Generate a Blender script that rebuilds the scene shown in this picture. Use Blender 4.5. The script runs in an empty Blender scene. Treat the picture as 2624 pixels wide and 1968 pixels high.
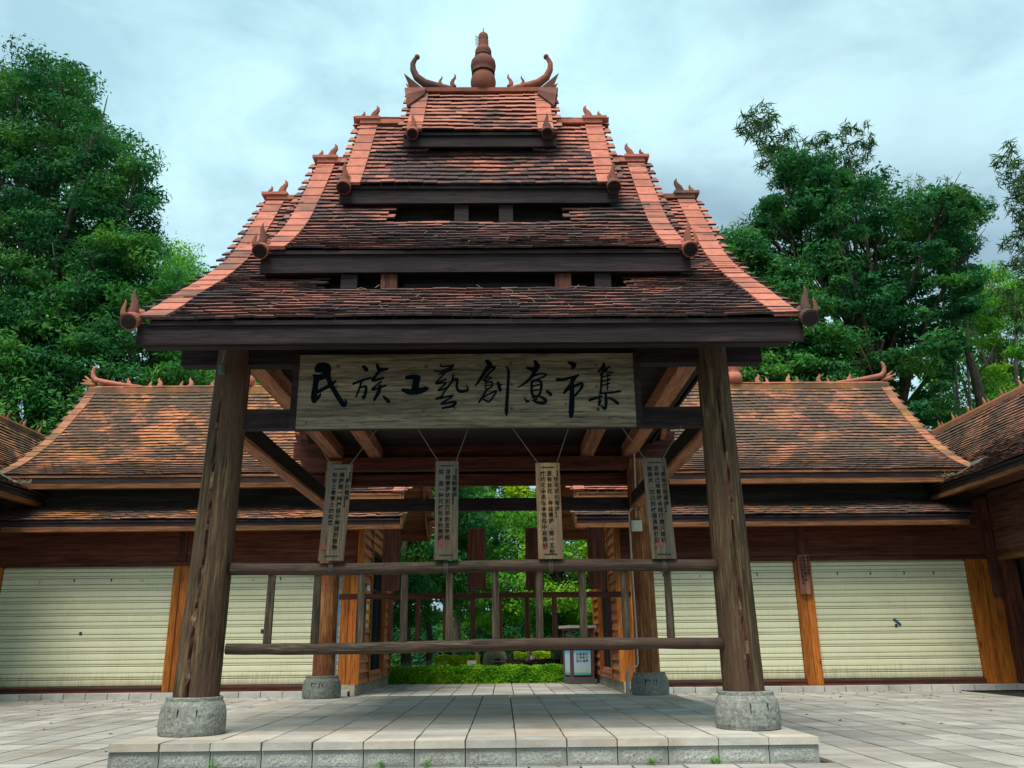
import bpy, math, random
import numpy as np
from mathutils import Vector, Matrix
random.seed(7); RNG = np.random.default_rng(7)
sc = bpy.context.scene
COL = sc.collection
rad = math.radians

# ------------------------------------------------------------------ camera
CH, CYAW, CPITCH, CROLL, CF = 1.125, 0.0126, 0.3021, -0.0100, 2147.6
def cam_axes():
    cy, sy = math.cos(CYAW), math.sin(CYAW); cp, sp = math.cos(CPITCH), math.sin(CPITCH)
    f = Vector((sy*cp, cy*cp, sp)); r = Vector((cy, -sy, 0)); u = r.cross(f)
    c, s = math.cos(CROLL), math.sin(CROLL)
    return c*r + s*u, -s*r + c*u, f
CR, CU, CFW = cam_axes()
cam = bpy.data.cameras.new('camera'); cam.sensor_width = 36; cam.lens = 36*CF/2624
cam.clip_end = 2000; cam.clip_start = .05
co = bpy.data.objects.new('camera', cam); COL.objects.link(co)
m = Matrix.Identity(4)
for i in range(3):
    m[i][0] = CR[i]; m[i][1] = CU[i]; m[i][2] = -CFW[i]
m[2][3] = CH
co.matrix_world = m
sc.camera = co
def at(px, py, Y):
    "world point at distance Y for a pixel of the 2624 px wide photograph"
    d = CFW + CR*((px-1312)/CF) - CU*((py-984)/CF)
    return Vector((0, 0, CH)) + d*(Y/d.y)
def to_px(P):
    d = Vector(P) - Vector((0, 0, CH)); z = d.dot(CFW)
    if z <= 0: return None
    return 1312 + CF*d.dot(CR)/z, 984 - CF*d.dot(CU)/z, z

# ------------------------------------------------------------------ world + sun
SUN_EL, SUN_AZ = 64, 200      # azimuth clockwise from +Y (behind the camera, a little left)
w = bpy.data.worlds.new('World'); sc.world = w; w.use_nodes = True
nt = w.node_tree; nt.nodes.clear()
N = nt.nodes.new; L = nt.links.new
out = N('ShaderNodeOutputWorld'); bg = N('ShaderNodeBackground'); bg.inputs['Strength'].default_value = .092
sky = N('ShaderNodeTexSky'); sky.sky_type = 'NISHITA'; sky.sun_disc = False
sky.sun_elevation = rad(SUN_EL); sky.sun_rotation = rad(SUN_AZ); sky.air_density = 1.0; sky.dust_density = 2.0; sky.ozone_density = 1.0
tc = N('ShaderNodeTexCoord'); mp = N('ShaderNodeMapping'); mp.inputs['Scale'].default_value = (1, 1, 1.9); mp.inputs['Location'].default_value = (8.22, 4.38, 3.06)
n1 = N('ShaderNodeTexNoise'); n1.inputs['Scale'].default_value = 1.7; n1.inputs['Detail'].default_value = 6; n1.inputs['Roughness'].default_value = .46
n2 = N('ShaderNodeTexNoise'); n2.inputs['Scale'].default_value = 1.3; n2.inputs['Detail'].default_value = 5; n2.inputs['Roughness'].default_value = .5
L(tc.outputs['Generated'], mp.inputs['Vector']); L(mp.outputs[0], n1.inputs['Vector']); L(mp.outputs[0], n2.inputs['Vector'])
r1 = N('ShaderNodeValToRGB'); r1.color_ramp.elements[0].position = .40; r1.color_ramp.elements[0].color = (4.2, 6.5, 7.0, 1)
r1.color_ramp.elements[1].position = .60; r1.color_ramp.elements[1].color = (2.1, 3.2, 3.8, 1)
e = r1.color_ramp.elements.new(.49); e.color = (3.8, 5.7, 6.3, 1)
L(n1.outputs['Fac'], r1.inputs['Fac'])
r2 = N('ShaderNodeValToRGB'); r2.color_ramp.elements[0].position = .3; r2.color_ramp.elements[0].color = (.78,)*3+(1,)
r2.color_ramp.elements[1].position = .6; r2.color_ramp.elements[1].color = (.95,)*3+(1,)
L(n2.outputs['Fac'], r2.inputs['Fac'])
mx = N('ShaderNodeMix'); mx.data_type = 'RGBA'
L(r2.outputs['Color'], mx.inputs['Factor']); L(sky.outputs[0], mx.inputs['A'])
n3 = N('ShaderNodeTexNoise'); n3.inputs['Scale'].default_value = 4.6; n3.inputs['Detail'].default_value = 9; n3.inputs['Roughness'].default_value = .58; n3.inputs['Distortion'].default_value = .35
L(mp.outputs[0], n3.inputs['Vector'])
r3 = N('ShaderNodeValToRGB'); r3.color_ramp.elements[0].position = .36; r3.color_ramp.elements[0].color = (.76, .79, .82, 1)
r3.color_ramp.elements[1].position = .62; r3.color_ramp.elements[1].color = (1.12, 1.08, 1.06, 1); L(n3.outputs['Fac'], r3.inputs['Fac'])
m3 = N('ShaderNodeMix'); m3.data_type = 'RGBA'; m3.blend_type = 'MULTIPLY'; m3.inputs['Factor'].default_value = 1
L(r1.outputs['Color'], m3.inputs['A']); L(r3.outputs['Color'], m3.inputs['B']); L(m3.outputs['Result'], mx.inputs['B'])
L(mx.outputs['Result'], bg.inputs['Color']); L(bg.outputs[0], out.inputs[0])
sun = bpy.data.lights.new('sun', 'SUN'); sun.energy = 2.7; sun.angle = rad(28); sun.color = (1, .94, .84)
so = bpy.data.objects.new('sun', sun); COL.objects.link(so)
sd = Vector((math.sin(rad(SUN_AZ))*math.cos(rad(SUN_EL)), math.cos(rad(SUN_AZ))*math.cos(rad(SUN_EL)), math.sin(rad(SUN_EL))))
so.rotation_euler = sd.to_track_quat('Z', 'Y').to_euler(); so.location = sd*60
sc.view_settings.view_transform = 'Standard'; sc.view_settings.look = 'None'
sc.view_settings.exposure = 0.84; sc.view_settings.gamma = 1; sc.view_settings.use_curve_mapping = False
sc.cycles.max_bounces = 8; sc.cycles.transparent_max_bounces = 8

# ------------------------------------------------------------------ materials
def newmat(name, rough=.8, spec=.25):
    m = bpy.data.materials.new(name); m.use_nodes = True
    t = m.node_tree; b = t.nodes['Principled BSDF']
    b.inputs['Roughness'].default_value = rough; b.inputs['Specular IOR Level'].default_value = spec
    return m, t, b
def nd(t, kind, **kw):
    n = t.nodes.new(kind)
    for k, v in kw.items():
        if k in n.inputs.keys(): n.inputs[k].default_value = v
        else: setattr(n, k, v)
    return n
def pos(t, scale):
    g = nd(t, 'ShaderNodeNewGeometry'); mp = nd(t, 'ShaderNodeMapping'); mp.inputs['Scale'].default_value = scale
    t.links.new(g.outputs['Position'], mp.inputs['Vector']); return mp.outputs[0]
def noise(t, vec, scale, detail=4, rough=.6, dist=0.):
    n = nd(t, 'ShaderNodeTexNoise', Scale=scale, Detail=detail, Roughness=rough, Distortion=dist)
    t.links.new(vec, n.inputs['Vector']); return n.outputs['Fac']
def ramp(t, fac, stops):
    r = nd(t, 'ShaderNodeValToRGB'); cr = r.color_ramp
    while len(cr.elements) < len(stops): cr.elements.new(.5)
    for e, (p, c) in zip(cr.elements, stops):
        e.position = p; e.color = (c, c, c, 1) if isinstance(c, (int, float)) else tuple(c)+(1,)
    t.links.new(fac, r.inputs['Fac']); return r.outputs['Color']
def mix(t, fac, a, b, mode='MIX'):
    m = nd(t, 'ShaderNodeMix', data_type='RGBA', blend_type=mode)
    for sock, v in ((m.inputs['Factor'], fac), (m.inputs['A'], a), (m.inputs['B'], b)):
        if isinstance(v, (int, float)): sock.default_value = v
        elif isinstance(v, tuple): sock.default_value = v+(1,) if len(v) == 3 else v
        else: t.links.new(v, sock)
    return m.outputs['Result']
def bump(t, b, h, strength=.4, dist=.02):
    n = nd(t, 'ShaderNodeBump', Strength=strength, Distance=dist); t.links.new(h, n.inputs['Height']); t.links.new(n.outputs[0], b.inputs['Normal'])
def rnd(t):
    a = nd(t, 'ShaderNodeAttribute'); a.attribute_name = 'rnd'; return a.outputs['Fac']

def wood(name, dark, mid, light, axis='X', rough=.75, grain=22, bumpd=.012, weather=None, stretch=.06):
    m, t, b = newmat(name, rough, .2)
    s = [1, 1, 1]; s['XYZ'.index(axis)] = stretch
    v = pos(t, tuple(s))
    f1 = noise(t, v, grain, 6, .65, .3); f2 = noise(t, v, grain*.22, 3, .5)
    c = ramp(t, f1, [(.3, dark), (.5, mid), (.72, light)])
    c = mix(t, .8, c, ramp(t, f2, [(.32, .55), (.6, 1.18)]), 'MULTIPLY')
    f5 = noise(t, v, grain*3.2, 3, .6)
    c = mix(t, 1., c, ramp(t, f5, [(.36, .55), (.48, 1.), (.66, 1.22)]), 'MULTIPLY')
    if weather:
        f3 = noise(t, pos(t, (1, 1, 1)), 1.3, 4, .6)
        c = mix(t, ramp(t, f3, [(.42, 0.), (.62, 1.)]), c, mix(t, .75, c, weather))
    # small knots
    vo = nd(t, 'ShaderNodeTexVoronoi', Scale=1.7); s2 = [1, 1, 1]; s2['XYZ'.index(axis)] = .45
    t.links.new(pos(t, tuple(s2)), vo.inputs['Vector'])
    c = mix(t, ramp(t, vo.outputs['Distance'], [(.03, .75), (.075, 0.)]), c, tuple(x*.4 for x in dark))
    t.links.new(c, b.inputs['Base Color'])
    bump(t, b, f1, .6, bumpd)
    return m
M = {}
M['log'] = wood('weathered_log', (.011, .007, .004), (.060, .038, .018), (.19, .13, .066), 'Z', grain=30, bumpd=.02, weather=(.085, .045, .03))
M['log_warm'] = wood('warm_log', (.07, .025, .009), (.27, .105, .036), (.50, .24, .095), 'Z', grain=30, bumpd=.02, weather=(.12, .03, .015))
M['rail'] = wood('grey_rail_wood', (.010, .007, .005), (.045, .032, .021), (.13, .10, .068), 'X', grain=44, bumpd=.02, weather=(.07, .04, .03))
M['baluster'] = wood('grey_baluster_wood', (.012, .008, .005), (.045, .033, .021), (.115, .088, .058), 'Z', grain=36)
M['dark'] = wood('dark_timber', (.009, .006, .008), (.021, .013, .015), (.045, .028, .028), 'X', grain=18)
M['dark_y'] = wood('dark_timber_y', (.010, .007, .007), (.022, .015, .012), (.045, .03, .024), 'Y', grain=18)
M['red'] = wood('red_stained_wood', (.045, .012, .008), (.095, .026, .015), (.15, .05, .03), 'X', grain=16)
M['red_z'] = wood('red_stained_wood_z', (.045, .013, .009), (.10, .03, .018), (.16, .055, .03), 'Z', grain=16)
M['brown_y'] = wood('brown_joist_wood', (.16, .06, .03), (.32, .13, .07), (.45, .21, .12), 'Y', grain=20)
M['brown'] = wood('brown_beam_wood', (.13, .045, .02), (.26, .10, .045), (.38, .17, .08), 'X', grain=16)
M['orange'] = wood('varnished_orange_wood', (.20, .055, .008), (.34, .10, .014), (.46, .16, .03), 'Z', rough=.45, grain=14)
M['clap'] = wood('clapboard_wood', (.22, .07, .025), (.38, .13, .05), (.52, .21, .09), 'Y', rough=.6, grain=14)
M['wall'] = wood('wall_board_wood', (.07, .020, .012), (.125, .036, .020), (.18, .058, .034), 'X', grain=9)
M['wall_y'] = wood('wall_board_wood_y', (.06, .026, .018), (.11, .048, .032), (.16, .08, .055), 'Y', grain=9)
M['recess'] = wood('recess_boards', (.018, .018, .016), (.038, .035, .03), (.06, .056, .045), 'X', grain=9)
M['fascia_lo'] = wood('light_fascia_wood', (.08, .03, .012), (.17, .07, .026), (.27, .12, .045), 'X', rough=.5, grain=12)
M['fascia_lo_y'] = wood('light_fascia_wood_y', (.08, .03, .012), (.17, .07, .026), (.27, .12, .045), 'Y', rough=.5, grain=12)
M['sign'] = wood('sign_board_wood', (.055, .04, .025), (.175, .14, .095), (.265, .215, .15), 'X', grain=26, bumpd=.01)
M['plaque'] = wood('plaque_wood', (.028, .020, .012), (.095, .068, .040), (.17, .125, .075), 'Z', grain=30, weather=(.07, .065, .055))
M['plaque_warm'] = wood('warm_plaque_wood', (.12, .065, .03), (.25, .15, .075), (.35, .23, .12), 'Z', grain=30, weather=(.12, .09, .06))
M['copper'] = wood('copper_plaque', (.13, .045, .025), (.26, .11, .07), (.36, .18, .12), 'Z', rough=.45, grain=12)
def plain(name, col, rough=.7, spec=.3, var=.15, scale=6, metallic=0.):
    m, t, b = newmat(name, rough, spec)
    f = noise(t, pos(t, (1, 1, 1)), scale, 5, .6)
    c = mix(t, 1., col, ramp(t, f, [(.3, 1-var), (.7, 1+var)]), 'MULTIPLY')
    t.links.new(c, b.inputs['Base Color']); b.inputs['Metallic'].default_value = metallic
    return m
M['ink'] = plain('black_ink', (.002, .007, .011), .95, .02)
M['seal'] = plain('red_seal', (.19, .022, .025), .7)
M['rope'] = plain('cord', (.10, .085, .07), .9)
M['pipe'] = plain('white_conduit', (.42, .33, .27), .5)
M['boxw'] = plain('switch_box', (.55, .56, .42), .5)
M['bell'] = plain('green_tin', (.06, .12, .10), .6)
M['glass'] = plain('dark_glass', (.015, .02, .03), .12, .6)
M['black'] = plain('black_frame', (.02, .022, .026), .5)
M['purple'] = plain('purple_brown_paint', (.12, .055, .07), .6)
M['capstone'] = plain('pale_capstone', (.42, .37, .31), .8)
M['dkstone'] = plain('dark_grey_stone', (.10, .09, .08), .85)
M['resin'] = plain('crack_inner_wood', (.07, .026, .017), .8, .2, .6, 14)
M['pale'] = plain('pale_split_wood', (.17, .10, .06), .8, .2, .5, 18)
M['litter'] = plain('dry_leaf', (.14, .07, .03), .9)
M['straw'] = plain('straw', (.30, .26, .17), .9)
M['blue'] = plain('blue_strip', (.08, .17, .30), .5)

def tile_mat(name, clean, clean2, dirty, ochre, dirt_lo, dirt_hi, och=0., rw=.22):
    m, t, b = newmat(name, .88, .12)
    r = rnd(t)
    base = mix(t, r, clean, clean2)
    v = pos(t, (1, 1, 1))
    n = noise(t, v, .9, 5, .65)
    n2 = noise(t, v, 9, 4, .6)
    add = nd(t, 'ShaderNodeMath', operation='MULTIPLY_ADD'); t.links.new(r, add.inputs[0]); add.inputs[1].default_value = rw; t.links.new(n, add.inputs[2])
    add2 = nd(t, 'ShaderNodeMath', operation='MULTIPLY_ADD'); t.links.new(n2, add2.inputs[0]); add2.inputs[1].default_value = .25; t.links.new(add.outputs[0], add2.inputs[2])
    if och:
        no_ = noise(t, pos(t, (1, 1.2, 1.2)), .9, 6, .7); ma = nd(t, 'ShaderNodeMath', operation='MULTIPLY_ADD'); t.links.new(r, ma.inputs[0]); ma.inputs[1].default_value = .14; t.links.new(no_, ma.inputs[2]); no = ma.outputs[0]
        base = mix(t, ramp(t, no, [(.50, 0.), (.66, och)]), base, ochre)
    c = mix(t, ramp(t, add2.outputs[0], [(dirt_lo, 0.), (dirt_hi, .93)]), base, dirty)
    c = mix(t, 1., c, ramp(t, n2, [(.3, .75), (.7, 1.15)]), 'MULTIPLY')
    # pale lichen specks
    vo = noise(t, v, 30, 2, .5)
    c = mix(t, ramp(t, vo, [(.70, 0.), (.76, .35)]), c, (.32, .33, .28))
    t.links.new(c, b.inputs['Base Color']); bump(t, b, n2, .5, .01)
    return m
M['tile'] = tile_mat('clay_roof_tile', (.52, .19, .135), (.32, .115, .085), (.060, .052, .056), (.3, .15, .06), .63, .84, 0., .27)
M['tile_new'] = tile_mat('clean_clay_roof_tile', (.54, .20, .14), (.36, .14, .10), (.07, .06, .06), (.3, .15, .06), .72, .92)
M['tile_old'] = tile_mat('lichened_roof_tile', (.48, .18, .10), (.33, .13, .08), (.085, .066, .052), (.50, .22, .06), .56, .74, .6, .12)
M['edge'] = plain('shaded_tile_edge', (.050, .032, .030), .9, .1, .6, 25)  # dark butt faces: shade between the tile rows put into the colour
M['verge'] = tile_mat('salmon_verge_tile', (.50, .18, .125), (.42, .145, .10), (.13, .09, .075), (.3, .15, .06), .72, .98)
M['verge_old'] = tile_mat('old_verge_tile', (.40, .165, .10), (.30, .12, .075), (.10, .075, .05), (.34, .17, .05), .70, .92, .7)
M['orn'] = tile_mat('clay_ornament', (.34, .115, .075), (.24, .085, .06), (.07, .05, .045), (.3, .15, .06), .66, .95)

M['tile_l'] = tile_mat('left_roof_tile', (.50, .185, .095), (.36, .14, .075), (.09, .068, .052), (.47, .20, .055), .55, .70, .75, .12)
M['tile_r'] = tile_mat('right_roof_tile', (.42, .165, .10), (.30, .125, .085), (.095, .074, .06), (.44, .21, .07), .54, .70, .6, .12)
def stone_mat(name, c1, c2, stain, rough=.85, bs=.5, fine=60, rr=.3):
    m, t, b = newmat(name, rough, .25)
    v = pos(t, (1, 1, 1)); r = rnd(t)
    f = noise(t, v, fine, 3, .7); g = noise(t, v, .8, 5, .6); h = noise(t, v, 5, 4, .6)
    c = mix(t, r, c1, c2)
    c = mix(t, ramp(t, g, [(.44, 0.), (.66, .6)]), c, stain)
    g2 = noise(t, pos(t, (.35, 1.6, 1)), 2.6, 6, .65, .4)
    c = mix(t, 1., c, ramp(t, g2, [(.34, .78), (.52, 1.), (.7, 1.1)]), 'MULTIPLY')
    c = mix(t, 1., c, ramp(t, f, [(.3, 1-rr), (.7, 1+rr*.5)]), 'MULTIPLY')
    c = mix(t, 1., c, ramp(t, h, [(.3, .88), (.7, 1.05)]), 'MULTIPLY')
    t.links.new(c, b.inputs['Base Color']); bump(t, b, f, bs, .006)
    return m
M['pave'] = stone_mat('paving_slab', (.43, .41, .37), (.29, .275, .25), (.24, .20, .155), rr=.15)
M['plat'] = stone_mat('platform_slab', (.52, .485, .42), (.36, .34, .305), (.38, .28, .19), rr=.15)
M['riser'] = stone_mat('riser_block', (.38, .38, .34), (.29, .295, .265), (.20, .19, .16), rr=.2)
M['rough'] = stone_mat('bush_hammered_panel', (.50, .49, .44), (.38, .38, .345), (.28, .27, .23), bs=1., fine=45, rr=.6)
M['drum'] = stone_mat('rough_grey_drum', (.27, .275, .245), (.23, .24, .215), (.17, .165, .13), bs=1., fine=28, rr=.55)
M['kerb'] = stone_mat('kerb_stone', (.52, .51, .475), (.43, .42, .39), (.28, .27, .24), rr=.15)
M['wallbase'] = stone_mat('pale_base_stone', (.44, .40, .30), (.36, .32, .24), (.20, .17, .12), bs=.8, fine=25, rr=.35)
M['joint'] = plain('dark_joint', (.028, .027, .024), .95, .1)
M['soil'] = plain('garden_soil', (.05, .05, .025), .95, .1, .5, 3)
M['boulder'] = stone_mat('boulder', (.36, .30, .23), (.32, .27, .2), (.2, .2, .14), bs=1, fine=12, rr=.4)
M['cement'] = stone_mat('cement_patch', (.13, .12, .10), (.1, .1, .09), (.06, .06, .05))
def shutter_mat():
    m, t, b = newmat('cream_shutter_paint', .42, .35)
    v = pos(t, (.5, 1, 1)); g = noise(t, v, 1.6, 6, .6); h = noise(t, pos(t, (6, 1, .5)), 5, 4, .6)
    c = mix(t, ramp(t, g, [(.45, 0.), (.75, .5)]), (.66, .645, .44), (.50, .485, .31))
    c = mix(t, ramp(t, h, [(.5, 0.), (.8, .35)]), c, (.42, .40, .27))
    sz = nd(t, 'ShaderNodeSeparateXYZ'); gg = nd(t, 'ShaderNodeNewGeometry'); t.links.new(gg.outputs['Position'], sz.inputs[0])
    ad = nd(t, 'ShaderNodeMath', operation='MULTIPLY_ADD'); t.links.new(h, ad.inputs[0]); ad.inputs[1].default_value = -.5; t.links.new(sz.outputs['Z'], ad.inputs[2])
    c = mix(t, ramp(t, ad.outputs[0], [(.0, .65), (.30, .0)]), c, (.20, .17, .10))
    dr = noise(t, pos(t, (9, 1, .25)), 3, 4, .7); c = mix(t, ramp(t, dr, [(.58, 0.), (.75, .35)]), c, (.33, .30, .19))
    sp = noise(t, v, 26, 3, .6); c = mix(t, ramp(t, sp, [(.72, 0.), (.76, .6)]), c, (.15, .12, .08))
    t.links.new(c, b.inputs['Base Color']); return m
M['shutter'] = shutter_mat()
def leaf_mat(name, a, b_, c_, transl=.35, scale=.5):
    m, t, b = newmat(name, .6, .12)
    v = pos(t, (1, 1, 1)); n = noise(t, v, scale, 4, .6); r = rnd(t)
    col = ramp(t, n, [(.32, a), (.5, b_), (.68, c_)])
    col = mix(t, 1., col, ramp(t, r, [(0., .6), (1., 1.35)]), 'MULTIPLY')
    t.links.new(col, b.inputs['Base Color'])
    tr = nd(t, 'ShaderNodeBsdfTranslucent'); ms = nd(t, 'ShaderNodeMixShader'); ms.inputs[0].default_value = transl
    tc = mix(t, 1., col, (1.1, 1.3, .5), 'MULTIPLY'); t.links.new(tc, tr.inputs['Color'])
    t.links.new(b.outputs[0], ms.inputs[1]); t.links.new(tr.outputs[0], ms.inputs[2])
    t.links.new(ms.outputs[0], t.nodes['Material Output'].inputs['Surface']); return m
M['leaf_dark'] = leaf_mat('dark_foliage', (.014, .092, .045), (.030, .145, .052), (.085, .23, .05))
M['leaf_mid'] = leaf_mat('mid_foliage', (.022, .13, .050), (.05, .20, .052), (.12, .29, .05))
M['leaf_light'] = leaf_mat('light_foliage', (.06, .25, .045), (.13, .36, .04), (.27, .45, .04))
M['leaf_yellow'] = leaf_mat('yellow_green_foliage', (.18, .36, .01), (.36, .52, .015), (.50, .58, .02), .4, 1.5)
M['leaf_hedge'] = leaf_mat('hedge_foliage', (.05, .20, .008), (.13, .35, .012), (.28, .47, .02), .3, 1.8)
M['leaf_bamboo'] = leaf_mat('bamboo_foliage', (.03, .09, .035), (.05, .12, .04), (.10, .16, .06), .3, .8)
M['leaf_purple'] = leaf_mat('purple_foliage', (.02, .008, .02), (.035, .012, .03), (.03, .03, .02), .2, 2)
M['bark'] = wood('bark', (.03, .024, .018), (.075, .06, .045), (.14, .115, .09), 'Z', grain=10, bumpd=.03, stretch=.3)
M['bark_pale'] = wood('pale_bark', (.12, .09, .07), (.22, .18, .15), (.34, .30, .26), 'Z', grain=10, bumpd=.03, stretch=.3)

# ------------------------------------------------------------------ mesh builder
class MB:
    def __init__(s): s.v = []; s.f = []; s.r = []; s.mi = []
    def add(s, vs, fs, r=None, mi=0):
        n = len(s.v); r = random.random() if r is None else r
        s.v += [tuple(p) for p in vs]; s.f += [tuple(i+n for i in f) for f in fs]; s.r += [r]*len(fs); s.mi += [mi]*len(fs)
    def box(s, x0, x1, y0, y1, z0, z1, r=None, mi=0):
        x0, x1 = sorted((x0, x1)); y0, y1 = sorted((y0, y1)); z0, z1 = sorted((z0, z1))
        s.hexa([(x0,y0,z0),(x1,y0,z0),(x1,y1,z0),(x0,y1,z0),(x0,y0,z1),(x1,y0,z1),(x1,y1,z1),(x0,y1,z1)], r, mi)
    def hexa(s, p, r=None, mi=0):
        s.add(p, [(3,2,1,0),(4,5,6,7),(0,1,5,4),(1,2,6,5),(2,3,7,6),(3,0,4,7)], r, mi)
    def bar(s, a, b, w, h, up=Vector((0,0,1)), r=None, mi=0):
        a = Vector(a); b = Vector(b); d = (b-a).normalized(); sd = d.cross(up)
        if sd.length < 1e-4: sd = d.cross(Vector((0,1,0)))
        sd.normalize(); u = sd.cross(d)
        o = [(-w/2,-h/2),(w/2,-h/2),(w/2,h/2),(-w/2,h/2)]
        A = [a+sd*x+u*y for x, y in o]; B = [b+sd*x+u*y for x, y in o]
        s.add(A+B, [(0,1,2,3),(7,6,5,4),(0,4,5,1),(1,5,6,2),(2,6,7,3),(3,7,4,0)], r, mi)
    def tube(s, path, radii, seg=8, flat=None, r=None, mi=0, closed=True):
        P = [Vector(p) for p in path]; n = len(P)
        if not isinstance(radii, (list, tuple)): radii = [radii]*n
        vs = []; ref = None
        for i in range(n):
            d = (P[min(i+1,n-1)]-P[max(i-1,0)]).normalized()
            if ref is None: ref = d.orthogonal().normalized() if flat is None else Vector(flat)
            sd = (ref - d*ref.dot(d)); sd.normalize(); u = d.cross(sd)
            if flat is None: ref = sd
            k = .45 if flat is not None else 1
            for j in range(seg):
                a = 2*math.pi*j/seg
                vs.append(P[i]+sd*(math.cos(a)*radii[i]*k)+u*(math.sin(a)*radii[i]))
        fs = [(i*seg+j, i*seg+(j+1)%seg, (i+1)*seg+(j+1)%seg, (i+1)*seg+j) for i in range(n-1) for j in range(seg)]
        if closed: fs += [tuple(range(seg))[::-1], tuple((n-1)*seg+j for j in range(seg))]
        s.add(vs, fs, r, mi)
    def lathe(s, prof, c, seg=24, r=None, jit=0, mi=0):
        c = Vector(c); vs = []
        for (rr, z) in prof:
            for j in range(seg):
                a = 2*math.pi*j/seg; q = rr*(1+(random.uniform(-jit, jit) if jit else 0))
                vs.append(c+Vector((math.cos(a)*q, math.sin(a)*q, z)))
        n = len(prof)
        fs = [(i*seg+j, i*seg+(j+1)%seg, (i+1)*seg+(j+1)%seg, (i+1)*seg+j) for i in range(n-1) for j in range(seg)]
        fs += [tuple(range(seg))[::-1], tuple((n-1)*seg+j for j in range(seg))]
        s.add(vs, fs, r, mi)
    def prism(s, pts, axis, a, b, r=None, mi=0):
        "pts: 2D polygon, axis 'X': pts are (y,z); 'Y': (x,z); 'Z': (x,y)"
        f = {'X': lambda p, q: (q, p[0], p[1]), 'Y': lambda p, q: (p[0], q, p[1]), 'Z': lambda p, q: (p[0], p[1], q)}[axis]
        n = len(pts)
        s.add([f(p, a) for p in pts]+[f(p, b) for p in pts], [tuple(range(n))[::-1], tuple(range(n, 2*n))]+[(i, (i+1)%n, n+(i+1)%n, n+i) for i in range(n)], r, mi)
    def mesh(s, name, mats, org=(0,0,0), smooth=False):
        me = bpy.data.meshes.new(name)
        o = Vector(org)
        me.from_pydata([Vector(p)-o for p in s.v], [], s.f)
        at_ = me.attributes.new('rnd', 'FLOAT', 'FACE'); at_.data.foreach_set('value', s.r)
        if not isinstance(mats, (list, tuple)): mats = [mats]
        for q in mats: me.materials.append(q)
        if len(mats) > 1: me.polygons.foreach_set('material_index', s.mi)
        if smooth: me.shade_smooth()
        return me
    def build(s, name, mat, parent=None, stuff=False, smooth=False, loc=None):
        """links the mesh; vertices are world coordinates"""
        base = worldloc(parent) if parent else Vector((0,0,0))
        org = Vector(loc) if loc is not None else base
        o = bpy.data.objects.new(name, s.mesh(name, mat, org, smooth)); COL.objects.link(o)
        o.location = org-base; o.parent = parent
        if stuff: o['kind'] = 'stuff'
        return o
def worldloc(o):
    v = Vector((0,0,0))
    while o: v += o.location; o = o.parent
    return v
def tag(o, label=None, cat=None, group=None, kind=None):
    if label: o['label'] = label
    if cat: o['category'] = cat
    if group: o['group'] = group
    if kind: o['kind'] = kind
    return o
def thing(name, loc, label, cat, group=None):
    o = bpy.data.objects.new(name, None); COL.objects.link(o); o.location = loc; o.empty_display_size = .3
    return tag(o, label, cat, group)
def link(o, parent): COL.objects.link(o); o.parent = parent; return o
def box(name, mat, parent, *a, **k):
    b = MB(); b.box(*a); return b.build(name, mat, parent, **k)
def bar(name, mat, parent, a, b, w, h):
    q = MB(); q.bar(a, b, w, h); return q.build(name, mat, parent)

XC, YC = -.34, 13.13
HP = .235

# ------------------------------------------------------------------ ground, paving, platform
g = MB(); g.add([(-400,-200,-.06),(400,-200,-.06),(400,600,-.06),(-400,600,-.06)], [(0,1,2,3)])
tag(g.build('ground', M['soil']), 'dark soil ground reaching beyond the trees', kind='structure')
PX0, PX1, PY0, PY1 = -3.883, 3.117, 8.929, 16.85
pav = MB(); pav.box(-14.5, 14.5, -3, 27.45, -.055, -.03)
pav = tag(pav.build('plaza_pavement', M['joint']), 'plaza paved with pale grey rectangular slabs', kind='structure')
def seen_area(c, w, d, n=Vector((0,0,1))):
    q = to_px(c)
    if not q or not (-40 < q[0] < 2664 and -40 < q[1] < 2010): return 0
    v = (Vector((0,0,CH))-Vector(c)); k = abs(v.normalized().dot(n))
    return w*d*k/(v.length**2)
slabs = []
for i in range(-29, 29):
    for j in range(0, 50):
        y0 = -2.9+j*.62; x0 = PX0+.12+i*.5-.0
        if y0+.62 > 27.5: continue
        cx, cy = x0+.25, y0+.31
        if PX0-.02 < x0 and x0+.5 < PX1+.02+.12 and PY0-.1 < y0 and y0+.62 < PY1: continue
        # keep clear of the building bodies
        if cy > 21.15 and abs(cx-XC) > 3.35: continue
        slabs.append((seen_area((cx,cy,0), .5, .62) if not (PX0 < cx < PX1 and cy > PY0 and cy < 17.6) else 0, x0, y0))
slabs.sort(reverse=True)
slab_me = []
for k in range(8):
    b = MB(); b.hexa([(-.240,-.299,-.03),(.240,-.299,-.03),(.240,.299,-.03),(-.240,.299,-.03),(-.236,-.296,0),(.236,-.296,0),(.236,.296,0),(-.236,.296,0)], k/7)
    slab_me.append(b.mesh('paving_stone', M['pave']))
rest = MB()
for n, (ar, x0, y0) in enumerate(slabs):
    z = random.uniform(-.002, .002)
    if n < 300 and ar > 0:
        o = link(bpy.data.objects.new('paving_stone', random.choice(slab_me)), pav); o.location = (x0+.25, y0+.31, z)
        o.rotation_euler = (random.uniform(-.004,.004), random.uniform(-.004,.004), 0)
    else: rest.box(x0+.012, x0+.488, y0+.013, y0+.607, -.03, z)
rest.build('paving_stones', M['pave'], pav, stuff=True)

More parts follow.
